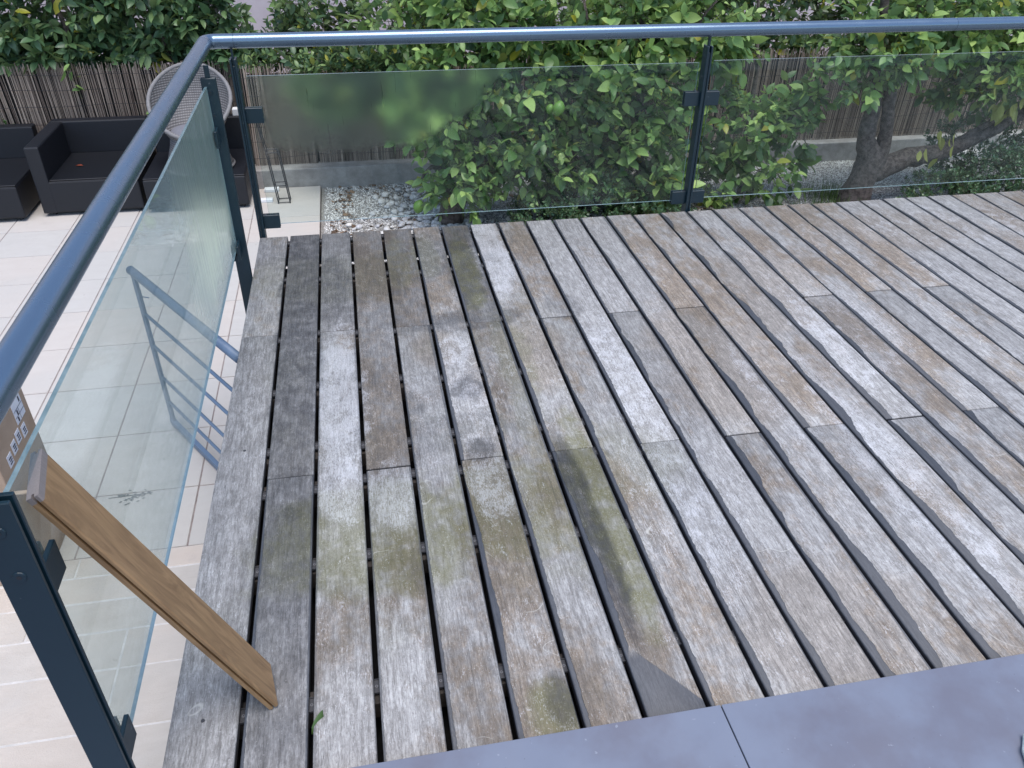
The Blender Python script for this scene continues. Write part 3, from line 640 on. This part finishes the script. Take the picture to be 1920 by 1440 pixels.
# ================================================================ GRAVEL BED
gb = empty('gravel_bed', (2, 2, -1.03), kind='structure')
B().box(-1.83, 6.2, -2, 1.5, -.05, 0).obj('soil', GRAVB, gb)
def scatter_stuff(n, xr, yr, z0, s0, s1, mat, parent, name, flat=.6, mask=None):
    tv = np.array([(1, 0, 0), (-1, 0, 0), (0, 1, 0), (0, -1, 0), (0, 0, 1), (0, 0, -1)], float); tf = np.array([(0, 2, 4), (2, 1, 4), (1, 3, 4), (3, 0, 4), (2, 0, 5), (1, 2, 5), (3, 1, 5), (0, 3, 5)])
    p = np.stack([rng.uniform(*xr, n), rng.uniform(*yr, n), np.full(n, z0)], 1)
    if mask is not None: p = p[mask(p)]; n = len(p)
    s = rng.uniform(s0, s1, n); a = rng.uniform(0, 6.28, n); el = rng.uniform(.6, 1.3, (n, 3)); el[:, 2] *= flat
    v = tv[None]*el[:, None]*s[:, None, None]; tl = rng.normal(0, .5, (n, 1)); 
    v[:, :, 2] += v[:, :, 0]*tl
    ca, sa = np.cos(a)[:, None], np.sin(a)[:, None]; x = v[:, :, 0]*ca-v[:, :, 1]*sa; y = v[:, :, 0]*sa+v[:, :, 1]*ca
    v = np.stack([x, y, v[:, :, 2]], 2)+p[:, None]
    return np_mesh(name, v.reshape(-1, 3), (tf[None]+np.arange(n)[:, None, None]*6).reshape(-1, 3), mat, parent, False)
def np_mesh(name, v, f, mat, parent=None, smooth=True, kind='stuff'):
    me = bpy.data.meshes.new(name); nf, k = f.shape
    me.vertices.add(len(v)); me.vertices.foreach_set('co', v.astype(np.float32).ravel())
    me.loops.add(nf*k); me.loops.foreach_set('vertex_index', f.astype(np.int32).ravel())
    me.polygons.add(nf); me.polygons.foreach_set('loop_start', np.arange(0, nf*k, k, dtype=np.int32)); 
    me.polygons.foreach_set('use_smooth', np.full(nf, smooth)); me.materials.append(mat); me.update(calc_edges=True); me.validate()
    o = bpy.data.objects.new(name, me); COL.objects.link(o)
    if parent is not None: o.parent = parent
    if kind: o['kind'] = kind
    return o
scatter_stuff(85000, (-1.8, 4.6), (-1.0, 1.5), .004, .004, .0095, PEBS, gb, 'gravel')
scatter_stuff(1500, (-1.75, 2.2), (.2, 1.5), .014, .006, .028, DRY, gb, 'leaf_litter', .12, lambda p: ((np.sin(p[:, 0]*5.1+1)+np.cos(p[:, 1]*6.3+p[:, 0]*2)) > .75) | ((p[:, 0] < -1.55)))
peb = []
for k in range(5):
    bm = bmesh.new(); bmesh.ops.create_icosphere(bm, subdivisions=2, radius=1)
    for vv in bm.verts: vv.co *= 1+random.uniform(-.06, .06); vv.co.z *= .6; vv.co.x *= 1.2
    b = B(); b.bm(bm); peb.append(b)
pm = []
cnt = 0
while cnt < 296:
    x = random.gauss(1.05, .38)+random.uniform(-.3, .4); y = random.uniform(2.2, 3.3)
    if x < .35 or x > 2.1: continue
    if random.random() > math.exp(-((x-1.25)/.5)**2)*.9*math.exp(-max(0, y-2.75)*1.6)+.03: continue
    s = random.uniform(.016, .034)
    if cnt < 5: o = peb[cnt].obj('pebble', PEB, gb, True); pm.append(o)
    else: o = copyof(random.choice(pm), 'pebble', gb)
    o.location = (x-2, y-2, .008+s*.35); o.rotation_euler = (random.uniform(-.5, .5), random.uniform(-.5, .5), random.uniform(0, 6)); o.scale = (s, s, s); cnt += 1
# concrete path slab at the right back
o = B().box(0, 1.6, 0, .4, 0, .05, .004).obj('path_slab', SLABM); o.location = (5.66, 3.28, -1.03); o.rotation_euler = (0, 0, .06); tag(o, 'pale concrete slab on the gravel behind the right hand tree trunk', 'slab')
hw = B().box(-8, 12, 6.6, 6.9, -1.06, 4, 0).obj('house_wall', PINK); tag(hw, 'pale pink rendered house wall glimpsed through gaps in the hedge', 'house wall')

# ================================================================ FOLIAGE
def leaf_template(w, curl=.18, fold=.22, pointy=1., q=3):
    """rows along +Y, folded along the midrib; returns verts and quads (q+... rows)"""
    ys_ = np.linspace(0, 1, q+2); wid = w*np.sin(np.pi*np.clip(ys_, 0, 1)**.85)**(.75)*(1-.25*ys_*pointy); wid[0] = .012; wid[-1] = .004
    v = []; 
    for y, ww in zip(ys_, wid):
        z = -curl*(y**2); v += [(-ww, y, z+fold*ww+.03*math.sin(y*9)*w), (0, y, z), (ww, y, z+fold*ww-.03*math.sin(y*8)*w)]
    f = []
    for i in range(len(ys_)-1):
        a = i*3; f += [(a, a+1, a+4, a+3), (a+1, a+2, a+5, a+4)]
    return np.array(v), np.array(f)
def frames(t, up):
    t = t/np.linalg.norm(t, axis=1, keepdims=True); n = up-(up*t).sum(1, keepdims=True)*t; n /= np.linalg.norm(n, axis=1, keepdims=True)+1e-9
    return np.stack([np.cross(t, n), t, n], 2)          # columns side, along, normal
def build_leaves(parent, P, T, U, Sz, tmpl, mat, n_obj, score, smooth=True, yellow_frac=0.):
    R = frames(T, U); V, F = tmpl; n = len(P); idx = np.argsort(score); ob = idx[:n_obj]; rest = idx[n_obj:]
    if len(rest):
        W_ = np.einsum('nij,kj->nki', R[rest], V)*Sz[rest][:, None, None]+P[rest][:, None]
        np_mesh('foliage', W_.reshape(-1, 3), (F[None]+np.arange(len(rest))[:, None, None]*len(V)).reshape(-1, F.shape[1]), mat, parent, smooth)
    mm = {}
    for c, i in enumerate(ob):
        y = random.random() < yellow_frac; m = L_YEL if y else mat
        if y not in mm:
            me = bpy.data.meshes.new('leaf'); me.from_pydata([tuple(map(float, a)) for a in V], [], [tuple(int(z) for z in a) for a in F]); me.materials.append(m)
            me.polygons.foreach_set('use_smooth', [True]*len(me.polygons)); mm[y] = me
        o = bpy.data.objects.new('leaf', mm[y]); COL.objects.link(o); o.parent = parent; s = float(Sz[i])
        M4 = Matrix(((*(R[i][0]*s), P[i][0]), (*(R[i][1]*s), P[i][1]), (*(R[i][2]*s), P[i][2]), (0, 0, 0, 1))); o.matrix_local = M4
def twigs(blb, n, ln=(.12, .3), per=(6, 11), droop=0., size=(.07, .12), spread=1.0, shell=.55, upb=.35):
    """blb: list of (cx,cy,cz,rx,ry,rz,weight). Leaves set alternately on twigs that grow outward."""
    blb = np.array(blb, float); w = blb[:, 6]/blb[:, 6].sum(); P = []; T = []; U = []; Sz = []; TW = []
    for b in rng.choice(len(blb), n, p=w):
        c, r = blb[b, :3], blb[b, 3:6]; dr = rng.normal(size=3); dr /= np.linalg.norm(dr); rr = (shell+(1-shell)*rng.random())**.6
        p = c+dr*r*rr; d = dr*.8+np.array([0, 0, upb])+rng.normal(0, .45, 3); d /= np.linalg.norm(d); L = rng.uniform(*ln); m = rng.integers(per[0], per[1]+1)
        s0 = rng.uniform(*size); side = np.cross(d, rng.normal(size=3)); side /= np.linalg.norm(side); ot = np.cross(d, side)
        TW.append((p-d*L*.6, p+d*L))
        for k in range(m):
            a = k*2.4+rng.normal(0, .3); q = k/m
            t = d*(.35+.55*q)+(side*math.cos(a)+ot*math.sin(a))*spread*(1-.45*q)+np.array([0, 0, -droop]); 
            P.append(p+d*L*(q**.8)); T.append(t); U.append(np.array([0, -.25, 1.])+rng.normal(0, .75, 3)); Sz.append(s0*rng.uniform(.5, 1.2))
    return np.array(P), np.array(T), np.array(U), np.array(Sz), TW
def twig_mesh(parent, TW, r=.0022):
    V = []; F = []
    for a, b in TW:
        d = b-a; s = np.cross(d, [0.3, .2, 1]); s /= np.linalg.norm(s)+1e-9; t = np.cross(d, s); t /= np.linalg.norm(t)+1e-9; b0 = len(V)
        for p, rr in ((a, r*1.4), (b, r*.6)):
            for k in range(3): w = k*2.094; V.append(p+(s*math.cos(w)+t*math.sin(w))*rr)
        for k in range(3): k2 = (k+1) % 3; F.append((b0+k, b0+k2, b0+3+k2, b0+3+k))
    np_mesh('twigs', np.array(V), np.array(F), TWIG, parent)
def sc(P): return np.linalg.norm(P-CAM, axis=1)
def plant(name, loc, label, cat, blb, n, mat, tm, nobj=300, yf=.06, group=None, **kw):
    r = empty(name, loc, label=label, cat=cat, group=group); L = np.array(loc)
    P, T, U, Sz, TW = twigs(blb, n, **kw)
    # keep the foliage out from under/over the deck and behind the fence line where asked
    ok = (P[:, 1] > .30) & (P[:, 2] > -1.02); P, T, U, Sz = P[ok], T[ok], U[ok], Sz[ok]
    # biggest on screen first, hidden ones last
    score = sc(P)+rng.normal(0, .12, len(P))+np.where(P[:, 2] > 1.1, 3., 0)+np.where(np.abs(P[:, 0]-2.6) > 5.5, 2., 0)
    build_leaves(r, P-L, T, U, Sz, tm, mat, nobj, score, yellow_frac=yf); twig_mesh(r, [(a-L, b-L) for a, b in TW if b[1] > .3]); return r
def wood_tube(r, name, pts, rad, L, seg=12):
    pts = [np.array(p, float) for p in pts]; P2 = []; R2 = []
    for i in range(len(pts)-1):                         # subdivide with a little wander
        for q in range(4):
            t = q/4; p = pts[i]*(1-t)+pts[i+1]*t; P2.append(p+(rng.normal(0, .006, 3) if (i or q) else 0)); R2.append((rad[i]*(1-t)+rad[i+1]*t)*rng.uniform(.92, 1.08))
    P2.append(pts[-1]); R2.append(rad[-1])
    o = B().tube([tuple(p-np.array(L)) for p in P2], R2, seg).obj(name, BARK, r, True)
    return o
TL = leaf_template(.31, .16, .25, .9, 4); TO = leaf_template(.25, .14, .3, .3, 3); TS = leaf_template(.3, .1, .2, .5, 1)

# left hedge: large oval leaves in rosettes, above the reed fence
hb = [(-4.0, 4.35, .35, .8, .35, .5, 1.6), (-2.9, 4.35, .45, .8, .38, .55, 2), (-2.0, 4.3, .45, .7, .38, .55, 2), (-1.2, 4.3, .45, .6, .36, .5, 1.8), (-.75, 4.3, .35, .35, .3, .45, 1.1), (-2.2, 4.2, .1, 1.6, .22, .18, 1.6), (-2.2, 4.35, 1.0, 2.0, .4, .35, 1.3), (-.55, 4.2, .05, .35, .2, .14, .8), (-2.6, 4.35, -.1, 2.2, .15, .25, 2.2)]
r = plant('hedge', (-2, 4.2, -1), 'dense dark green hedge with large oval leaves above the reed fence at the left', 'hedge', hb, 1750, L_HEDGE, TO, 300, .02, size=(.10, .145), ln=(.04, .09), per=(6, 9), spread=1.1, upb=.2, shell=.2)
for x in (-3.6, -2.7, -1.9, -1.1): wood_tube(r, 'stem', [(x, 4.25, -1.05), (x+.05, 4.2, 0), (x-.05, 4.2, 1.)], [.03, .025, .012], (-2, 4.2, -1), 8)
# loose shrub between the hedge and the lemon tree
b2 = [(.45, 3.3, .0, .38, .15, .25, 2.0), (.95, 3.3, -.02, .4, .15, .28, 2.0), (.5, 3.85, -.05, 1.0, .12, .12, 1.2), (.12, 4.15, .18, .3, .25, .18, .8), (.35, 4.0, .45, .45, .35, .4, 1.6), (.9, 4.0, .45, .5, .35, .5, 1.8), (.2, 4.05, .02, .6, .18, .12, .8)]
plant('shrub', (.4, 4.1, -1), 'loose small leaved shrub against the pink wall right of the corner post', 'shrub', b2, 800, L_BACK, TO, 250, .05, size=(.065, .10), ln=(.06, .14), per=(7, 10), upb=.3, shell=.2)
# dark hedge behind the lemon trees
b3 = [(4.8, 3.95, -.05, 3.2, .15, .14, 2.5), (1.7, 4.2, .25, .6, .3, .45, 1), (2.6, 4.25, .2, .6, .3, .4, 1), (3.6, 4.2, .4, .7, .35, .45, 1.5), (4.7, 4.2, .4, .7, .35, .5, 1.6), (5.8, 4.2, .4, .7, .35, .5, 1.6), (6.9, 4.2, .4, .7, .35, .5, 1.6), (8, 4.2, .4, .7, .35, .5, 1.2), (5, 4.3, 1.0, 2.8, .4, .35, 1.6), (1.2, 4.3, .9, .8, .3, .3, .5)]
plant('hedge', (5, 4.2, -1), 'dark green hedge behind the reed fence at the right', 'hedge', b3, 1700, L_BACK, TO, 300, .03, size=(.08, .12), ln=(.05, .14), per=(6, 10), upb=.3, shell=.2)

# left lemon tree
LT = (1.25, 2.5, -1.05)
bl = [(1.12, 2.5, .02, .22, .25, .22, .8), (1.45, 2.5, -.45, .38, .35, .28, 1.5), (1.25, 2.55, -.18, .32, .3, .22, .5), (1.9, 2.4, -.35, .38, .35, .35, 1.7), (2.2, 2.5, .0, .35, .35, .3, 1.0), (1.75, 2.5, .1, .4, .35, .25, 1.), (1.45, 2.6, .5, .5, .4, .25, 1.4), (1.0, 2.8, .55, .35, .35, .22, .7), (1.95, 2.6, .5, .45, .35, .25, 1.2), (1.5, 2.7, .95, .8, .4, .25, .8), (2.2, 2.35, -.5, .3, .3, .22, .6), (1.35, 2.35, -.68, .25, .2, .12, .35)]
r = plant('lemon_tree', LT, 'lemon tree with a squat dark trunk, green lemons and yellowing leaves behind the misted panel', 'tree', bl, 860, L_LEMON, TL, 300, .05, 'lemon trees behind the railing', size=(.065, .135), droop=.25, ln=(.10, .26), per=(6, 10), shell=.15)
wood_tube(r, 'trunk', [(1.25, 2.5, -1.06), (1.28, 2.5, -.85), (1.42, 2.5, -.6)], [.12, .105, .07], LT, 14)
wood_tube(r, 'branch', [(1.40, 2.5, -.62), (1.7, 2.5, -.45), (2.05, 2.48, -.52), (2.25, 2.5, -.42), (2.4, 2.5, -.6)], [.06, .045, .035, .028, .015], LT, 8)
wood_tube(r, 'branch', [(1.40, 2.5, -.62), (1.55, 2.6, -.1), (1.75, 2.6, .45), (1.7, 2.65, .9)], [.05, .035, .025, .015], LT, 8)
wood_tube(r, 'branch', [(2.02, 2.48, -.5), (2.0, 2.45, -.2), (1.97, 2.45, .1)], [.022, .016, .01], LT, 8)
wood_tube(r, 'branch', [(1.75, 2.7, .62), (1.45, 2.75, .58), (1.2, 2.8, .75)], [.02, .022, .015], LT, 8)
wood_tube(r, 'branch', [(1.3, 2.5, -.6), (1.1, 2.4, -.5), (.98, 2.35, -.62)], [.03, .018, .008], LT, 8)
def lemon(r, L, pts, s=.036):
    for p in pts:
        bm = bmesh.new(); bmesh.ops.create_uvsphere(bm, u_segments=14, v_segments=9, radius=1)
        for v_ in bm.verts: v_.co.z = v_.co.z*1.12+(.16*v_.co.z**7)
        b = B(); b.bm(bm); o = b.obj('lemon', LEM, r, True); o.location = rel(p, L); o.scale = (s,)*3; o.rotation_euler = (.2, .3, 1)
lemon(r, LT, [(.975, 2.3, -.79), (1.475, 2.2, -.74), (2.03, 2.0, .03)], .045); lemon(r, LT, [(1.975, 2.05, .015)], .03)
# centre lemon tree
LC = (2.9, 2.4, -1.05)
bc = [(2.45, 2.4, .25, .4, .35, .3, 1.2), (2.8, 2.4, .45, .45, .35, .28, 1.5), (2.85, 2.35, -.05, .32, .35, .35, 1.2), (2.8, 2.3, -.5, .35, .35, .32, 1.2), (2.6, 2.4, -.35, .25, .3, .3, .6), (3.2, 2.4, .5, .35, .35, .25, .9), (2.8, 2.6, .95, .8, .4, .25, .9), (3.05, 2.3, -.75, .25, .25, .2, .5)]
r = plant('lemon_tree', LC, 'bright green lemon tree directly behind the middle railing post', 'tree', bc, 600, L_LEMON, TL, 300, .035, 'lemon trees behind the railing', size=(.07, .14), droop=.2, ln=(.10, .28), per=(6, 10), shell=.15)
wood_tube(r, 'trunk', [(2.9, 2.45, -1.06), (2.88, 2.45, -.6), (2.82, 2.45, 0), (2.75, 2.45, .8)], [.045, .035, .025, .015], LC, 10)
wood_tube(r, 'branch', [(2.88, 2.45, -.6), (2.5, 2.45, .0), (2.3, 2.45, .7)], [.025, .016, .01], LC, 8)
wood_tube(r, 'branch', [(2.83, 2.45, .0), (3.1, 2.35, .4), (3.3, 2.3, .7)], [.02, .014, .008], LC, 8)
# right cluster
LR = (4.0, 2.7, -1.05)
br = [(3.85, 2.6, -.35, .32, .3, .3, 1.2), (4.3, 2.6, -.35, .32, .3, .25, 1.2), (4.1, 2.55, -.72, .28, .25, .25, .9), (3.65, 2.6, -.75, .25, .25, .3, .9), (4.5, 2.6, -.05, .25, .25, .2, .6), (3.45, 2.6, -.2, .25, .25, .3, .6), (3.4, 2.55, -.98+.12, .35, .25, .12, .4), (3.5, 2.6, .35, .3, .3, .2, .6)]
r = plant('lemon_tree', LR, 'young lemon tree with drooping leaves between the middle post and the forked trunk', 'tree', br, 280, L_LEMON, TL, 300, .03, 'lemon trees behind the railing', size=(.07, .14), droop=.35, ln=(.08, .22), per=(6, 9), shell=.15)
wood_tube(r, 'trunk', [(4.0, 2.75, -1.06), (3.95, 2.7, -.6), (3.9, 2.65, .1), (3.8, 2.7, .8)], [.03, .025, .018, .01], LR, 10)
wood_tube(r, 'branch', [(3.96, 2.7, -.6), (4.25, 2.65, -.35), (4.55, 2.6, 0)], [.018, .012, .007], LR, 8)
# right old tree
LO = (5.05, 2.3, -1.06)
bo = [(4.75, 2.3, .35, .4, .35, .22, 1.1), (5.3, 2.4, .5, .5, .4, .25, 1.4), (5.9, 2.4, .4, .5, .4, .3, 1.5), (6.3, 2.3, .12, .4, .35, .25, .9), (5.9, 2.25, .08, .25, .25, .16, .35), (5.95, 2.6, -.02, .4, .25, .22, 1.1), (6.5, 2.5, -.05, .35, .25, .25, .8), (6.6, 2.5, .4, .5, .4, .3, 1.), (4.6, 2.2, .12, .2, .2, .15, .25), (5.4, 2.6, .95, 1.2, .4, .25, 1.)]
r = plant('old_citrus_tree', LO, 'old citrus tree with a thick forked trunk and a low limb at the right', 'tree', bo, 700, L_LEMON, TL, 300, .04, 'lemon trees behind the railing', size=(.065, .13), droop=.3, ln=(.10, .25), per=(6, 10), shell=.15)
wood_tube(r, 'trunk', [(4.86, 2.3, -1.1), (4.90, 2.3, -.85), (4.95, 2.3, -.62), (4.86, 2.32, -.42), (4.86, 2.32, -.12), (4.78, 2.34, .2), (4.70, 2.34, .9)], [.16, .125, .115, .075, .06, .05, .03], LO, 16)
wood_tube(r, 'stem', [(4.98, 2.3, -.72), (5.02, 2.28, -.48), (4.98, 2.28, -.2), (4.94, 2.3, .08), (5.05, 2.35, .5), (5.1, 2.35, .95)], [.085, .065, .05, .048, .035, .02], LO, 14)
wood_tube(r, 'limb', [(4.94, 2.3, -.72), (5.3, 2.3, -.60), (5.62, 2.3, -.56), (5.95, 2.28, -.42), (6.25, 2.28, -.28), (6.7, 2.3, -.1)], [.10, .085, .078, .062, .05, .03], LO, 14)
wood_tube(r, 'limb', [(5.0, 2.3, .05), (5.12, 2.3, .12), (5.2, 2.25, .05)], [.04, .035, .03], LO, 10)
wood_tube(r, 'branch', [(5.75, 2.28, -.46), (6.1, 2.2, -.2), (6.5, 2.15, .1)], [.03, .02, .012], LO, 8)
# yellow leaf clusters hanging from the old tree
for (c, n) in (((5.93, 2.1, -.08), 16), ((5.5, 2.1, -.36), 10), ((6.12, 2.08, .0), 10)):
    for k in range(n):
        me = bpy.data.meshes.get('yellow_leaf_mesh')
        if me is None:
            me = bpy.data.meshes.new('yellow_leaf_mesh'); me.from_pydata([tuple(map(float, a)) for a in TO[0]], [], [tuple(int(z) for z in a) for a in TO[1]]); me.materials.append(L_YEL); me.polygons.foreach_set('use_smooth', [True]*len(me.polygons))
        o = bpy.data.objects.new('leaf', me); COL.objects.link(o); o.parent = r; s = random.uniform(.09, .125)
        o.location = rel((c[0]+random.gauss(0, .11), c[1]+random.gauss(0, .05), c[2]+random.gauss(0, .08)), LO); o.scale = (s,)*3; o.rotation_euler = (random.uniform(-2.0, -1.1), random.uniform(-.5, .5), random.uniform(-.9, .9))

# low shrubs (tiny leaves)
def low(loc, label, bb, n, nobj=0):
    r = empty('low_shrub', loc, label=label, cat='shrub', group='low dark shrubs behind the railing'); L = np.array(loc)
    P, T, U, Sz, TW = twigs(bb, n, size=(.028, .045), ln=(.03, .07), per=(8, 12), upb=.5, shell=.5)
    ok = (P[:, 1] > .25) & (P[:, 2] > -1.04); build_leaves(r, (P-L)[ok], T[ok], U[ok], Sz[ok], TS, L_SHRUB, nobj, sc(P)[ok]); twig_mesh(r, [(a-L, b-L) for a, b in TW])
low((2.3, 2.2, -1.05), 'low dark shrub of tiny leaves under the lemon branches left of the middle post', [(2.0, 2.1, -.9, .3, .5, .2, 1.), (2.45, 2.3, -.82, .4, .5, .28, 1.5), (2.9, 2.2, -.88, .35, .5, .22, 1.), (2.5, 3.0, -.8, .5, .4, .25, 1.)], 1500, 40)
low((5.9, 2.0, -1.05), 'low dark shrub of tiny leaves under the low limb at the right edge', [(5.55, 1.9, -.88, .35, .5, .22, 1.), (6.1, 2.0, -.78, .4, .5, .30, 1.4), (6.7, 2.1, -.7, .45, .5, .36, 1.4), (6.3, 2.7, -.72, .5, .4, .34, 1.)], 1500, 40)
# grass tuft and broad blades
def blades(name, label, cat, c, n, h, w, spread, mat, obj=False, lean=.45):
    r = empty(name, c, label=label, cat=cat); q = 5; V = []; F = []
    for k in range(n):
        x, y = random.gauss(0, spread[0]), random.gauss(0, spread[1]); a = random.uniform(0, 6.28); hh = h*random.uniform(.6, 1.15); l = random.uniform(.1, lean); b0 = len(V) if not obj else 0
        vv = []
        for i in range(q):
            t = i/(q-1); cx = x+math.cos(a)*l*hh*t**2; cy = y+math.sin(a)*l*hh*t**2; ww = w*(1-t**2.2)*.5+.0004; z = hh*t
            vv += [(cx-math.sin(a)*ww, cy+math.cos(a)*ww, z), (cx+math.sin(a)*ww, cy-math.cos(a)*ww, z)]
        ff = [[b0+i*2, b0+i*2+1, b0+i*2+3, b0+i*2+2] for i in range(q-1)]
        if obj: mesh_obj('leaf', vv, ff, mat, r, smooth=True)
        else: V += vv; F += ff
    if not obj: mesh_obj('grass', V, F, mat, r, kind='stuff')
    return r
blades('grass_tuft', 'fine green grass tuft at the foot of the forked trunk', 'grass', (4.55, 2.0, -1.04), 900, .16, .005, (.22, .12), L_GRASS)
blades('grass_tuft', 'thin grass tuft growing in the pale gravel left of the forked trunk', 'grass', (4.75, 2.5, -1.04), 260, .18, .004, (.10, .10), L_GRASS)
blades('broad_leaf_plant', 'dark blue green broad bladed plant right of the forked trunk', 'plant', (5.35, 1.75, -1.04), 9, .30, .075, (.10, .05), L_BROAD, True)
blades('broad_leaf_plant', 'dark blue green broad bladed plant left of the forked trunk', 'plant', (4.82, 1.85, -1.04), 7, .24, .06, (.08, .05), L_BROAD, True)
# vine on the fence
def vine(loc, label, pts, n, size):
    r = empty('climbing_vine', loc, label=label, cat='vine', group='vines coming through the reed fence'); P = []
    me = bpy.data.meshes.new('vine_leaf'); me.from_pydata([tuple(map(float, a)) for a in TO[0]], [], [tuple(int(z) for z in a) for a in TO[1]]); me.materials.append(L_LEMON)
    pts = [Vector(p) for p in pts]
    for k in range(n):
        t = random.random()*(len(pts)-1); i = int(t); p = pts[i].lerp(pts[i+1], t-i)
        o = bpy.data.objects.new('leaf', me); COL.objects.link(o); o.parent = r; s = random.uniform(*size); o.scale = (s,)*3
        o.location = p+Vector((random.gauss(0, .03), random.uniform(-.04, 0), random.gauss(0, .03))); o.rotation_euler = (random.uniform(-2, .2), random.uniform(-.6, .6), random.uniform(-3, 3))
    B().tube([tuple(p) for p in pts], .003, 5).obj('stem', TWIG, r)
vine((-2.45, 3.94, -.8), 'small leaved vine climbing the fence behind the left sofa modules', [(0, 0, 0.2), (-.03, -.01, .35), (-.12, -.01, .5), (-.14, -.01, .75)], 22, (.04, .065))
vine((-2.05, 3.94, -.5), 'vine sprig of large leaves hanging through a gap in the reeds', [(.18, 0, .50), (.22, -.01, .36), (.24, -.01, .24)], 7, (.08, .11))
vine((-2.05, 3.94, -.6), 'leafy sprig just above the armrest sofa module backrest', [(0, 0, 0.1), (-.12, -.01, .14)], 8, (.06, .08))
vine((-1.25, 3.94, -.5), 'vine leaves on the fence beside the wicker chair', [(0, 0, 0.05), (-.02, -.01, .2), (.02, -.01, .3)], 8, (.05, .075))

# ================================================================ SMALL THINGS
def loose_leaf(name, loc, rot, s, mat, label, tm=TO):
    o = mesh_obj(name, tm[0]*s, [tuple(int(z) for z in a) for a in tm[1]], mat, None, loc, True); o.rotation_euler = rot; tag(o, label, 'leaf'); md = o.modifiers.new('s', 'SOLIDIFY'); md.thickness = .0006
loose_leaf('fallen_leaf', (-1.80, 3.42, -.688), (.1, 0, 1.3), .07, L_RED, 'reddish dry leaf on the seat of the armrest sofa module')
loose_leaf('fallen_leaf', (.2990, -2.80, -.012), (.85, .9, .05), .055, L_GRASS, 'small green leaf stuck in the gap between two planks near the loose board')
sp = empty('dried_sprig', (-.715, -.696, -.997), label='flat grey dried sprig on the pale terrace tiles', cat='dried sprig')
SPM = simple('grey_dried_plant', (.13, .13, .125), (.22, .22, .21), 60)
b = B()
for k in range(46):
    x = random.gauss(0, .045); y = random.gauss(0, .018)*(1.4-abs(x)*8); bm = bmesh.new(); bmesh.ops.create_uvsphere(bm, u_segments=6, v_segments=4, radius=1)
    b.bm(bm, 0, Matrix.Translation((max(-.1, min(.1, x)), y, .001)) @ Matrix.Rotation(random.uniform(-.9, .9), 4, 'Z') @ Matrix.Diagonal((.009, .0035, .0012, 1)))
b.obj('leaflets', SPM, sp, kind='stuff'); B().tube([(-.1, -.004, .001), (0, 0, .001), (.1, .004, .001)], .0016, 5).obj('stalk', SPM, sp)
